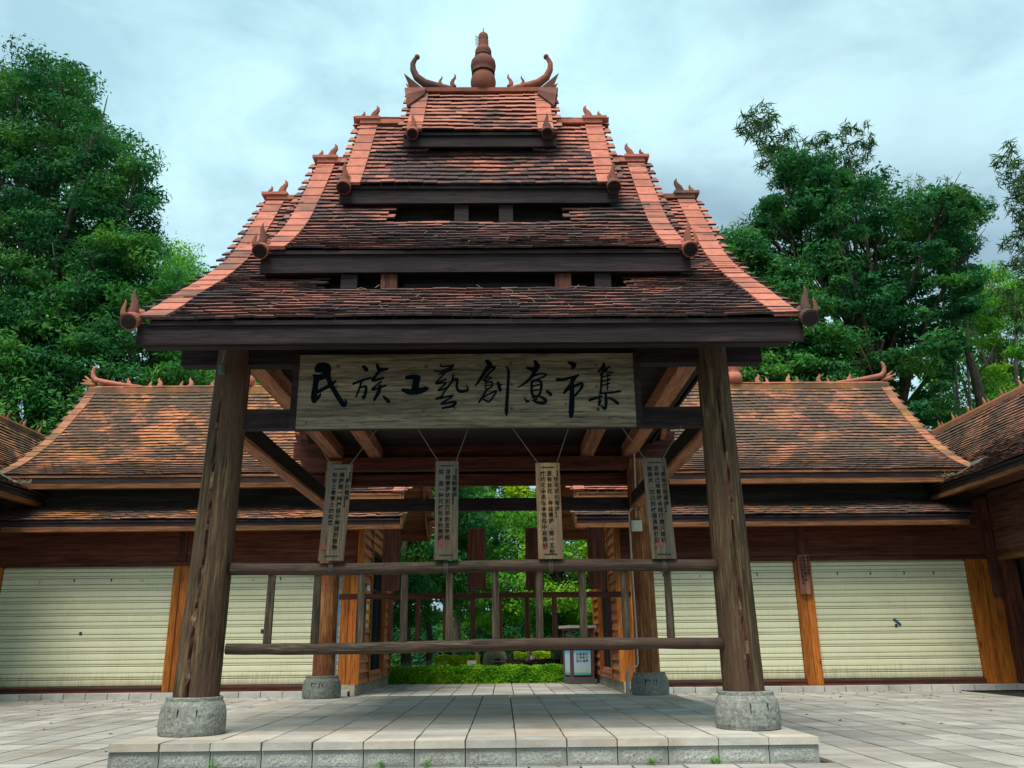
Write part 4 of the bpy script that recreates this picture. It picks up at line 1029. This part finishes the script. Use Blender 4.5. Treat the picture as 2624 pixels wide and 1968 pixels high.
# ------------------------------------------------------------------ side wings at both edges of the square
SP = [(0,7.98),(.42,7.45),(.96,6.92),(1.48,6.47),(2.23,5.92),(3.14,5.36),(3.75,5.02),(4.15,4.82)]
def side_wing(s):
    lab = 'brown building closing the %s side of the square, its tiled roof rising towards the viewer' % ('left' if s < 0 else 'right')
    o = thing('side_building', (XC+s*13, 18, 0), lab, 'building', 'side buildings of the square')
    xr = XC+s*15.4
    SL = Slope((xr, 0, 0), (0,1,0), (-s,0,0), SP); SB = Slope((xr, 0, 0), (0,1,0), (s,0,0), SP)
    mr = bpy.data.objects.new('main_roof', None); link(mr, o)
    y0, y1 = 13.0, 28.6
    def hide(u, d, z): return False
    deck('roof_deck', SL, y0, 21.35, M['dark_y'], mr); deck('roof_deck', SL, 21.35, y1, M['dark_y'], mr, dmax=2.95); deck('roof_deck', SB, y0, y1, M['dark_y'], mr)
    hid = lambda u, d, z: (u > 21.5 and d > 3.0)
    tl = tiles_for(SL, y0, y1, M['tile_l' if s < 0 else 'tile_r'], expo=.175, jit=.8, hide=hid)
    place_tiles(tl, M['tile_l' if s < 0 else 'tile_r'], mr, 300)
    b = MB(); b.box(xr-.1, xr+.1, y0, y1, 7.94, 8.08); b.build('ridge_beam', M['verge_old'], mr)
    b = MB(); b.tube([(xr, y0, 8.10), (xr, y1, 8.10)], .075, 8); b.build('ridge_roll', M['verge_old'], mr)
    for k in range(16):
        yy = 27.9-k*.95
        f = MB(); flame(f, (xr, yy, 8.12), (0,-1,0), (0,0,1), .30, 1, .75); flame(f, (xr, yy-.24, 8.12), (0,-1,0), (0,0,1), .2, 1, .7); f.build('flame_finial', M['verge_old'], mr, smooth=True)
    xe = xr-s*4.12
    box('fascia_board', M['dark_y'], mr, xe, xe+s*.04, y0, 21.3, 4.66, 4.83)
    box('fascia_board', M['fascia_lo_y'], mr, xe+s*.005, xe+s*.16, y0, 21.2, 4.55, 4.657)
    box('soffit', M['wall_y'], mr, xe+s*.16, xe+s*1.3, y0, 21.2, 4.74, 4.76)
    xw = XC+s*12.72
    z = 3.15
    while z < 4.75:
        b = MB(); b.box(xw+s*random.uniform(0,.01), xw+s*.1, y0, 21.2, z, z+.155); b.build('wall_board', M['wall_y'], o); z += .16
    box('lintel_beam', M['fascia_lo_y'], o, xw-s*.03, xw+s*.12, y0, 21.2, 3.02, 3.148)
    box('wall_core', M['recess'], o, xw+s*.4, xw+s*5.4, y0, 27.5, .1, 4.9)
    for yy in (17.0, 20.95): box('post', M['red_z'], o, xw-s*.02, xw+s*.3, yy, yy+.28, .1, 3.02)
    box('door_sill', M['wall'], o, xw, xw+s*.3, y0, 21.2, .0, .22)
    # cement fillet in the valley
    b = MB(); n = 12; vs = []
    for i in range(n+1):
        d = 3.05+.75*i/n; z = interp(SL.prof, d)
        for q in (0, 1):
            vs.append(SL.pt(20.2+.5*math.sin(i)*.1+q*(1.35+.12*math.sin(i*2.3)), d, z+.075+random.uniform(-.01,.01)))
    b.add(vs, [(2*i,2*i+1,2*i+3,2*i+2) for i in range(n)]); b.build('cement_fillet', M['cement'], mr)
    # dry straw caught at the lower corner
    b = MB()
    for i in range(160):
        p = SL.pt(21.0+random.uniform(-.7,.5), 3.85+random.uniform(-.15,.3), 0); p.z = interp(SL.prof, 3.9)+.10
        q = p+Vector((random.uniform(-.15,.15), random.uniform(-.15,.15), random.uniform(-.02,.10))); b.bar(p, q, .008, .006)
    b.build('caught_straw', M['straw'], mr, stuff=True)
side_wing(-1); side_wing(1)

# ------------------------------------------------------------------ foliage
def leaf_object(name, centers, nleaf, size, mat, parent=None, up=.35, droop=0., aspect=.38, spread=1., coh=.4, wild=1.):
    """centers: list of (Vector, (rx,ry,rz)); nleaf leaves in each"""
    C = np.array([list(c) for c, r in centers]); Rr = np.array([list(r) for c, r in centers]); K = len(centers)
    cnt = nleaf if isinstance(nleaf, np.ndarray) else np.full(K, nleaf)
    idx = np.repeat(np.arange(K), cnt); n = len(idx)
    d = RNG.normal(size=(n,3)); d /= np.linalg.norm(d, axis=1, keepdims=True)
    rr = RNG.uniform(.25, 1, size=(n,1))**.6*RNG.uniform(.8, 1.15, size=(n,1))
    P = C[idx]+d*rr*Rr[idx]*spread
    nr = d*.7+RNG.normal(size=(n,3))*.55+np.array([0,0,up]); nr /= np.linalg.norm(nr, axis=1, keepdims=True)
    t = RNG.normal(size=(n,3))*wild+np.array([0,0,-droop])+d*coh; t -= nr*(t*nr).sum(1, keepdims=True); t /= np.linalg.norm(t, axis=1, keepdims=True)
    s = np.cross(nr, t); sz = (size*RNG.uniform(.45, 1.5, size=(n,1)))
    V = np.empty((n,4,3)); V[:,0] = P-t*sz*.5; V[:,1] = P+s*sz*aspect*.5; V[:,2] = P+t*sz*.5; V[:,3] = P-s*sz*aspect*.5
    V[:,1] += nr*sz*.06; V[:,3] += nr*sz*.06
    tone = RNG.uniform(0, 1, size=K)[idx]*.5+RNG.uniform(0, 1, size=n)*.5
    return quads(name, V, tone, mat, parent)
def quads(name, V, tone, mat, parent):
    base = np.array(worldloc(parent)) if parent else np.zeros(3)
    n = len(V); me = bpy.data.meshes.new(name)
    me.vertices.add(n*4); me.vertices.foreach_set('co', (V-base).reshape(-1).astype(np.float32))
    me.loops.add(n*4); me.loops.foreach_set('vertex_index', np.arange(n*4, dtype=np.int32))
    me.polygons.add(n); me.polygons.foreach_set('loop_start', np.arange(0, n*4, 4, dtype=np.int32))
    me.update(calc_edges=True)
    a = me.attributes.new('rnd', 'FLOAT', 'FACE'); a.data.foreach_set('value', tone.astype(np.float32))
    me.materials.append(mat); o = bpy.data.objects.new(name, me); COL.objects.link(o); o.parent = parent
    return o
def inside(p, poly):
    x, y = p; c = False; n = len(poly)
    for i in range(n):
        x1, y1 = poly[i]; x2, y2 = poly[(i+1) % n]
        if (y1 > y) != (y2 > y) and x < (x2-x1)*(y-y1)/(y2-y1)+x1: c = not c
    return c
def crown_tree(name, label, poly, Y0, Y1, trunk, mat, K, nleaf, size, r=(.7, 1.25), bark=None, group=None, branches=14, gap=0., cat='tree', aspect=.38, droop=.2, zsq=.6):
    """poly: outline of the crown as it shows, filled with clumps between the distances Y0 and Y1"""
    bark = bark or M['bark']
    xs = [p[0] for p in poly]; ysl = [p[1] for p in poly]; cl = []
    tries = 0
    while len(cl) < K and tries < K*60:
        tries += 1
        px = random.uniform(min(xs), max(xs)); py = random.uniform(min(ysl), max(ysl))
        if not inside((px, py), poly): continue
        if gap and random.random() < gap*(.5+.5*math.sin(px*.021+1)*math.sin(py*.027)): continue
        Y = random.uniform(Y0, Y1); c = at(px, py, Y); q = random.uniform(*r)
        cl.append((c, (q, q, q*zsq)))
    tx, ty = trunk; o = thing(name, (tx, ty, 0), label, cat, group)
    zt = max(c.z for c, _ in cl); zm = sum(c.z for c, _ in cl)/len(cl); ctr = sum((c for c, _ in cl), Vector())/len(cl)
    b = MB(); top = Vector((ctr.x, ctr.y, zm+(zt-zm)*.5)); R0 = .02*zt+.05
    spine = [Vector((tx, ty, 0))]
    for k in range(1, 8):
        t = k/7; spine.append(Vector((tx+(top.x-tx)*t**1.5+random.uniform(-.2,.2), ty+(top.y-ty)*t**1.5+random.uniform(-.2,.2), top.z*t)))
    b.tube(spine, [R0*(1-.8*k/7) for k in range(8)], 10)
    b.build('trunk', bark, o, smooth=True)
    for c, rr in random.sample(cl, min(branches, len(cl))):
        k = min(6, max(1, int(7*max(.1, (c.z-2.5))/top.z*.75))); a = spine[k]
        m1 = a.lerp(c, .4)+Vector((random.uniform(-.4,.4), random.uniform(-.4,.4), random.uniform(-.1,.5))); m2 = a.lerp(c, .75)+Vector((random.uniform(-.3,.3), random.uniform(-.3,.3), .3))
        b = MB(); b.tube([a, m1, m2, c], [R0*.35, R0*.22, R0*.14, R0*.05], 6)
        for _ in range(3):
            e = c+Vector((random.uniform(-1,1), random.uniform(-1,1), random.uniform(-.5,.8))); b.tube([m2, m2.lerp(e, .5)+Vector((0,0,.15)), e], [R0*.10, R0*.06, R0*.02], 5)
        b.build('branch', bark, o, smooth=True)
    c_ = leaf_object('crown', cl, nleaf, size, mat, o, aspect=aspect, droop=droop)
    c_['kind'] = 'stuff'
    return o, cl
def bamboo(label, tops, base, mat=None, size=.26, n=420, group=None):
    """tops: list of (start point, end point) plumes of narrow drooping leaves"""
    o = thing('bamboo', base, label, 'bamboo', group)
    cl = []
    for (a, c, w_) in tops:
        P = [Vector(base)+Vector((random.uniform(-.5,.5), random.uniform(-.5,.5), 0)), Vector(base).lerp(a, .6)+Vector((0,0,1.5)), a, a.lerp(c, .55)+Vector((0,0,.35)), c]
        b = MB(); b.tube(P, [.07, .05, .03, .015, .006], 6); b.build('culm', M['bark_pale'], o, smooth=True)
        L_ = (c-a).length; k = max(9, int(L_/.12))
        for i in range(k):
            t = i/k; cl.append((a.lerp(c, t)+Vector((random.uniform(-w_,w_)*(1-.5*t), random.uniform(-w_,w_)*(1-.5*t), .35*math.sin(t*3)+random.uniform(-w_,w_)*.8)), (w_*.42, w_*.42, w_*.38)))
    q = leaf_object('crown', cl, n//30, size, mat or M['leaf_bamboo'], o, up=.0, droop=.55, aspect=.12, coh=1.3, wild=.35); q['kind'] = 'stuff'
    return o

# left mass
polyL = [(-160,150),(10,200),(60,125),(140,165),(190,150),(235,250),(262,330),(330,350),(392,385),(350,450),(388,505),(395,560),(430,600),(360,700),(330,800),(250,900),(120,980),(-160,1000)]
crown_tree('broadleaf_tree', 'tallest dark green broadleaf tree filling the upper left corner of the sky', polyL, 29.5, 35.5, (-17.5, 32), M['leaf_dark'], 720, 235, .19, (.55, 1.25), branches=60, zsq=.36, group='trees behind the left shop building')
polyL2 = [(250,560),(330,590),(420,640),(470,720),(500,800),(520,900),(540,980),(380,1000),(150,1100),(-120,1130),(-120,800),(80,760),(200,700)]
crown_tree('broadleaf_tree', 'mid green bushy tree below the tallest left tree, touching the left roof ridge', polyL2, 29, 32.5, (-13.0, 31), M['leaf_mid'], 290, 220, .18, (.55, 1.1), branches=20, zsq=.4, group='trees behind the left shop building')
polyL3 = [(400,650),(440,640),(480,660),(515,720),(545,790),(560,900),(600,990),(430,1000),(400,830)]
crown_tree('conifer_tree', 'smooth bright green tree sloping down towards the left end of the pavilion eave', polyL3, 36, 40, (-15.3, 39), M['leaf_light'], 100, 330, .17, (.8, 1.3), branches=6, group='trees behind the left shop building', zsq=.9)
polyL4 = [(470,900),(560,925),(660,900),(760,930),(780,1010),(470,1010)]
crown_tree('willow_tree', 'soft weeping tree seen under the pavilion eave beside the left column', polyL4, 37, 41, (-13, 39), M['leaf_light'], 46, 340, .2, (.8, 1.3), branches=4, group='trees behind the left shop building', aspect=.18, droop=1.5)
# right mass
polyR = [(1900,600),(1960,560),(1975,480),(2000,400),(2080,395),(2180,430),(2260,440),(2280,500),(2330,520),(2400,470),(2450,490),(2540,500),(2500,600),(2450,680),(2500,700),(2480,800),(2440,900),(2420,1090),(2300,1100),(1880,1000),(1860,830),(1870,700),(1850,610)]
crown_tree('broadleaf_tree', 'large dark loose tree right of the pavilion, sky showing through its crown', polyR, 30, 36, (16, 33), M['leaf_dark'], 640, 215, .21, (.4, 1.05), branches=40, gap=.5, zsq=.42, group='trees behind the right shop building')
polyR2 = [(1790,690),(1870,640),(1960,650),(2030,720),(2090,780),(2160,860),(2190,980),(1780,1000),(1780,800)]
crown_tree('broadleaf_tree', 'dark bushy tree directly behind the right end of the pavilion eave', polyR2, 29.5, 33, (10.5, 31), M['leaf_mid'], 250, 210, .19, (.5, 1.05), branches=18, zsq=.4, group='trees behind the right shop building')
polyR3 = [(2440,720),(2530,690),(2640,720),(2760,700),(2760,1040),(2640,1060),(2560,1090),(2480,1130),(2370,1130),(2390,960),(2440,860)]
crown_tree('broadleaf_tree', 'pale green airy tree with a leaning bare trunk behind the far right roof', polyR3, 37, 42, (23.5, 38), M['leaf_light'], 230, 230, .18, (.5, 1.15), zsq=.45, bark=M['bark_pale'], branches=22, gap=.4, group='trees behind the right shop building')
o = thing('bare_trunk', tuple(at(2520, 1100, 33).xy)+(0,), 'leaning brown bare trunk standing between the dark and the pale trees at right', 'tree trunk')
b = MB(); b.tube([at(2560,1250,33), at(2510,1010,33), at(2495,950,33), at(2480,900,33), at(2474,880,33)], [.28,.2,.17,.13,.09], 10)
b.tube([at(2500,960,33), at(2530,930,33), at(2550,880,33)], [.08,.05,.02], 6); b.build('trunk', M['bark'], o, smooth=True)
# twigs sticking out with single leaf sprays at the crown edges
bb = Vector((13, 33, 0))
bamboo('feathery bamboo plume arching at the top left of the right trees', [(at(2010,470,32), at(1905,300,32), .75), (at(2050,470,32), at(1945,290,32), .8), (at(2060,500,32), at(2000,350,32), .9), (at(1960,640,32), at(1850,640,32), .8), (at(1950,700,32), at(1840,700,31), .7)], bb, group='bamboo plumes', n=840, size=.42)
bamboo('thin upright bamboo tips above the middle of the right trees', [(at(2130,470,33), at(2110,350,33), .5), (at(2190,480,33), at(2160,320,33), .55), (at(2200,500,33), at(2225,340,33), .5), (at(2130,430,33), at(2060,370,33), .5)], Vector((17, 34, 0)), group='bamboo plumes', n=420, size=.44)
bamboo('bamboo hanging into the picture at the right edge', [(at(2680,620,30), at(2575,400,30), .7), (at(2690,700,30), at(2610,440,30), .8), (at(2700,800,30), at(2580,640,30), .7), (at(2690,860,30), at(2560,760,30), .7)], Vector((23.5, 30, 0)), group='bamboo plumes', n=780, size=.40)
bamboo('loose leafy sprays at the right edge of the dark tree', [(at(2480,620,34), at(2550,520,34), .55), (at(2440,760,34), at(2530,700,34), .6), (at(2400,560,34), at(2330,450,34), .5), (at(2420,520,34), at(2430,470,34), .5)], Vector((18.5, 34, 0)), group='bamboo plumes', mat=M['leaf_dark'], n=420)

# garden seen through the passage
gd = MB(); gd.add([(-30,27.5,-.02),(30,27.5,-.02),(30,80,-.02),(-30,80,-.02)], [(0,1,2,3)])
tag(gd.build('garden_ground', plain('garden_grass', (.05, .10, .02), .95, .1, .5, 2)), 'green garden ground beyond the passage', kind='structure')
def hedge(name, label, x0, x1, y0, y1, z0, z1, mat, n, size=.07, cat='hedge', base=None, group=None):
    o = thing(name, ((x0+x1)/2, (y0+y1)/2, 0), label, cat, group)
    b = MB(); b.box(x0+.06, x1-.06, y0+.06, y1-.06, z0, z1-.06); b.build('hedge_core', plain(name+'_core', (.015, .035, .008), .95, .1), o)
    P = np.empty((n,3)); f = RNG.uniform(size=n); up = f < .45
    P[:,0] = RNG.uniform(x0, x1, n); P[:,1] = np.where(up, RNG.uniform(y0, y1, n), y0+RNG.normal(0, .02, n)); P[:,2] = np.where(up, z1+RNG.normal(0, .022, n)+.02*np.sin(P[:,0]*5)+.015*np.sin(P[:,0]*13), RNG.uniform(z0, z1, n))
    nr = np.where(up[:,None], np.array([0,0,1.]), np.array([0,-1.,.3]))+RNG.normal(size=(n,3))*.6; nr /= np.linalg.norm(nr, axis=1, keepdims=True)
    t = RNG.normal(size=(n,3)); t -= nr*(t*nr).sum(1, keepdims=True); t /= np.linalg.norm(t, axis=1, keepdims=True); s = np.cross(nr, t)
    sz = size*RNG.uniform(.6, 1.4, (n,1)); V = np.empty((n,4,3)); V[:,0] = P-t*sz*.5; V[:,1] = P+s*sz*.3; V[:,2] = P+t*sz*.5; V[:,3] = P-s*sz*.3
    q = quads('hedge_leaves', V, RNG.uniform(0, 1, n), mat, o); q['kind'] = 'stuff'; return o
hedge('clipped_hedge', 'long clipped yellow green hedge closing the end of the passage', -4.6, 2.6, 27.75, 28.9, 0, .47, M['leaf_hedge'], 26000)
hedge('clipped_hedge', 'bright yellow hedge behind the front hedge, left of the boulder', -2.6, -.9, 33.0, 34.2, 0, .72, M['leaf_yellow'], 8000, group='yellow hedges in the garden')
hedge('clipped_hedge', 'short bright yellow hedge behind the front hedge, right of the boulder', .45, 2.0, 37.6, 38.4, 0, .80, M['leaf_yellow'], 6000, group='yellow hedges in the garden')
hedge('purple_shrub_row', 'low dark purple shrub row behind the right part of the hedge', .1, 3.4, 31.2, 32.2, 0, .58, M['leaf_purple'], 9000, cat='shrub')
def boulder():
    b = MB(); n = 10; s_ = 20; vs = []
    for i in range(n+1):
        t = i/n*math.pi/2
        for j in range(s_):
            a = 2*math.pi*j/s_; k = 1+.04*math.sin(3*a+i)
            vs.append((-.33+.56*math.cos(a)*math.cos(t)**.55*k, 36+.4*math.sin(a)*math.cos(t)**.6*k, .98*math.sin(t)**.9))
    b.add(vs, [(i*s_+j, i*s_+(j+1)%s_, (i+1)*s_+(j+1)%s_, (i+1)*s_+j) for i in range(n) for j in range(s_)])
    o = tag(b.build('boulder', M['boulder'], smooth=True), 'rounded brown boulder with a small dark hollow and white ledge in the garden', 'rock')
    b = MB(); b.box(-.52, .02, 35.50, 35.60, .50, .53); b.build('ledge', M['boxw'], o)
    b = MB(); b.box(-.38, -.12, 35.56, 35.62, .53, .62); b.build('hollow', M['black'], o)
boulder()
o = thing('stone_block', (-1.12, 31, 0), 'pale square stone block behind the hedge', 'stone block'); box('block', M['capstone'], o, -1.28, -.96, 30.9, 31.2, 0, .62)
o = thing('dead_sapling', (-.98, 31.6, 0), 'tiny leafless white sapling rising behind the stone block', 'sapling')
b = MB(); b.tube([(-.98,31.6,0),(-.97,31.6,.75),(-.95,31.6,1.0)], [.03,.025,.012], 6)
for dx, dz in ((-.14,.35),(.16,.32),(.05,.4),(-.08,.2)): b.tube([(-.97,31.6,.75),(-.97+dx*.6,31.6,.75+dz*.6),(-.97+dx,31.6,.75+dz)], [.015,.01,.004], 5)
b.build('trunk', M['bark_pale'], o)
def garden_tree(x, y, h, r, lab, mat, K=26, nl=420, size=.2, z0=None, cr=2.2, white=False, bark=None, cs=(.6,1.0)):
    o = thing('garden_tree', (x, y, 0), lab, 'tree', 'garden trees beyond the passage')
    b = MB(); P = [(x+random.uniform(-.08,.08)*k, y, h*k/6) for k in range(7)]; b.tube(P, [r*(1-.09*k) for k in range(7)], 10); b.build('trunk', bark or M['bark'], o, smooth=True)
    if white:
        b = MB(); b.tube([(x,y,0),(x,y,.75)], [r*1.08, r*1.04], 10); b.build('whitewash_band', M['boxw'], o)
    cl = []; z0 = z0 or h*.45
    for k in range(K):
        a = random.uniform(0, 6.28); q = cr*math.sqrt(random.random()); z = random.uniform(z0, h+1.2); f = 1-.5*abs((z-z0)/(h+1.2-z0)-.45)
        cl.append((Vector((x+math.cos(a)*q*f, y+math.sin(a)*q*f, z)), (random.uniform(*cs),)*2+(random.uniform(.35,.6),)))
    for c, _ in cl[:9]:
        b = MB(); s0 = Vector((x, y, z0*.8+random.uniform(0, (h-z0)*.5))); b.tube([s0, s0.lerp(c, .5)+Vector((0,0,.2)), c], [r*.35, r*.2, r*.06], 5); b.build('branch', bark or M['bark'], o, smooth=True)
    q = leaf_object('crown', cl, nl, size, mat, o); q['kind'] = 'stuff'; return o
garden_tree(-3.4, 30.6, 7.5, .17, 'dark garden tree nearest the left passage wall', M['leaf_mid'], 42, 420, .19, 2.0, 2.0)
garden_tree(-2.75, 32.2, 8.5, .13, 'second dark garden tree from the left wall', M['leaf_mid'], 34, 380, .2, 2.6, 2.0)
garden_tree(-2.2, 34.5, 8.0, .16, 'dark garden tree trunk before the yellow hedge', M['leaf_mid'], 34, 380, .2, 2.2, 2.1, white=True)
garden_tree(-1.9, 37.5, 10, .2, 'reddish barked tree behind the yellow hedge', M['leaf_mid'], 26, 380, .22, 3.6, 2.6, bark=M['bark_pale'])
garden_tree(1.05, 33.2, 5.2, .10, 'slim whitewashed tree right of the boulder', M['leaf_light'], 24, 340, .18, 1.9, 1.4, white=True, bark=M['bark_pale'])
garden_tree(2.1, 31.0, 4.6, .12, 'bright leafy small tree in the right half of the passage view', M['leaf_light'], 34, 420, .17, 1.7, 1.5)
garden_tree(3.6, 33.5, 7.0, .16, 'green tree half hidden by the right passage wall', M['leaf_light'], 40, 400, .2, 1.8, 2.2)
garden_tree(2.6, 41, 13.0, .25, 'tall yellow green tree catching light behind the right passage', M['leaf_yellow'], 30, 400, .26, 6.5, 2.4)
garden_tree(-4.4, 40, 12.0, .25, 'tall mid green tree behind the left passage roof', M['leaf_light'], 40, 400, .26, 3.5, 3.0)
garden_tree(-.3, 46, 11.0, .22, 'distant green tree in the middle of the passage view', M['leaf_light'], 30, 380, .26, 2.2, 2.6)
garden_tree(4.4, 45, 11.5, .22, 'distant dark tree at the right of the passage view', M['leaf_light'], 34, 380, .26, 2.0, 3.4)
garden_tree(-1.4, 52, 8.0, .22, 'farthest low dark tree closing the garden view', M['leaf_mid'], 36, 380, .28, 1.0, 4.0)
hedge('shrub_belt', 'dark belt of shrubs closing the far side of the garden', -9, 9, 56, 58, 0, 3.2, M['leaf_dark'], 22000, .24, cat='shrubs')
o = thing('iris_clump', (-3.2, 29.4, 0), 'clump of pale striped strap leaves behind the left end of the hedge', 'plant')
b = MB()
for k in range(150):
    x = random.uniform(-3.4, -1.9); y = random.uniform(29.2, 29.8); h = random.uniform(.35, .7); dx = random.uniform(-.12,.12)
    b.add([(x-.012,y,.0),(x+.012,y,0),(x+dx+.004,y,h),(x+dx-.004,y,h)], [(0,1,2,3)])
b.build('strap_leaves', plain('pale_strap_leaf', (.30, .36, .28), .6), o, stuff=True)
# info pillar
ip = thing('information_pillar', (2.27, 26.75, 0), 'square purple framed information pillar with pale blue posters and a stone cap at the passage end', 'sign pillar')
ang = rad(14)
def rb(name, mat, x0, x1, y0, y1, z0, z1):
    b = MB(); c, s_ = math.cos(ang), math.sin(ang)
    f = lambda x, y: (2.27+c*x-s_*y, 26.75+s_*x+c*y)
    q = [(x0,y0),(x1,y0),(x1,y1),(x0,y1)]
    b.hexa([f(*p)+(z0,) for p in q]+[f(*p)+(z1,) for p in q]); return b.build(name, mat, ip)
rb('base_block', M['dkstone'], -.37, .37, -.37, .37, 0, .2); rb('core', M['purple'], -.29, .29, -.29, .29, .2, 1.04)
for sx in (-1, 1):
    for sy in (-1, 1): rb('frame_post', M['purple'], sx*.33-.04, sx*.33+.04, sy*.33-.04, sy*.33+.04, .2, 1.58)
rb('cap_slab', M['capstone'], -.46, .46, -.46, .46, 1.60, 1.68); rb('cap_rail', M['purple'], -.4, .4, -.4, .4, 1.54, 1.597)
def poster_mat():
    m, t, b = newmat('blue_poster', .4, .4)
    g = nd(t, 'ShaderNodeNewGeometry'); sx = nd(t, 'ShaderNodeSeparateXYZ'); t.links.new(g.outputs['Position'], sx.inputs[0])
    mr = nd(t, 'ShaderNodeMapRange'); mr.inputs['From Min'].default_value = .24; mr.inputs['From Max'].default_value = 1.04; t.links.new(sx.outputs['Z'], mr.inputs['Value'])
    c = ramp(t, mr.outputs[0], [(0., (.05,.30,.50)), (.06, (.08,.35,.45)), (.09, (.25,.42,.22)), (.14, (.42,.55,.50)), (.3, (.40,.58,.68)), (.72, (.45,.62,.72)), (.85, (.10,.45,.70)), (1., (.03,.30,.60))])
    t.links.new(c, b.inputs['Base Color']); return m
M['poster'] = poster_mat()
rb('poster_panel', M['poster'], -.27, .27, -.345, -.325, .25, 1.02); rb('poster_panel', M['poster'], -.345, -.325, -.27, .27, .25, 1.02)
txt = MB()
c, s_ = math.cos(ang), math.sin(ang)
tm = vtext([(0, '的行梦'), (0, '国新福'), (0, '建明城'), (0, '创文西')], .15, .84, .085, 0, ip, .1)
for v in tm.data.vertices:
    wx, wz = v.co.x+2.27, v.co.z
    v.co = Vector((c*wx-s_*(-.3475), s_*wx+c*(-.3475), wz))
# litter and weeds
def litter():
    b = MB()
    for k in range(420):
        x = random.uniform(-11, 12); y = random.choice((random.uniform(20.0, 20.95), random.uniform(17, 20.9), random.uniform(8.6, 21)))
        if PX0-.1 < x < PX1+.1 and y < PY1: continue
        a = random.uniform(0, 6.28); l = random.uniform(.02, .05); p = Vector((x, y, .004))
        d = Vector((math.cos(a), math.sin(a), 0)); n_ = Vector((-d.y, d.x, 0))
        b.add([p-d*l, p+n_*l*.35+Vector((0,0,.01)), p+d*l, p-n_*l*.35+Vector((0,0,.012))], [(0,1,2,3)])
    for k in range(40):
        x = random.uniform(PX0, PX1); y = PY0-.0-random.uniform(0, .12); p = Vector((x, y, .004)); a = random.uniform(0, 6.28); l = random.uniform(.012, .03)
        d = Vector((math.cos(a), math.sin(a), 0)); n_ = Vector((-d.y, d.x, 0)); b.add([p-d*l, p+n_*l*.35, p+d*l, p-n_*l*.35+Vector((0,0,.006))], [(0,1,2,3)])
    o = b.build('fallen_leaves', M['litter'], None, stuff=True); tag(o, 'small dry leaves scattered on the plaza paving', 'leaves', kind='stuff')
litter()
cl = [(Vector((x, PY0-.0, .03)), (.035,.02,.03)) for x in (-2.84, -1.2, -.75, 1.45, 2.05, 2.1)]
cl[0] = (Vector((-2.84, PY0-.01, .05)), (.05,.03,.06))
o = leaf_object('weeds', cl, 70, .022, M['leaf_light']); tag(o, 'tiny weeds growing at the foot of the platform riser', 'weeds', kind='stuff')
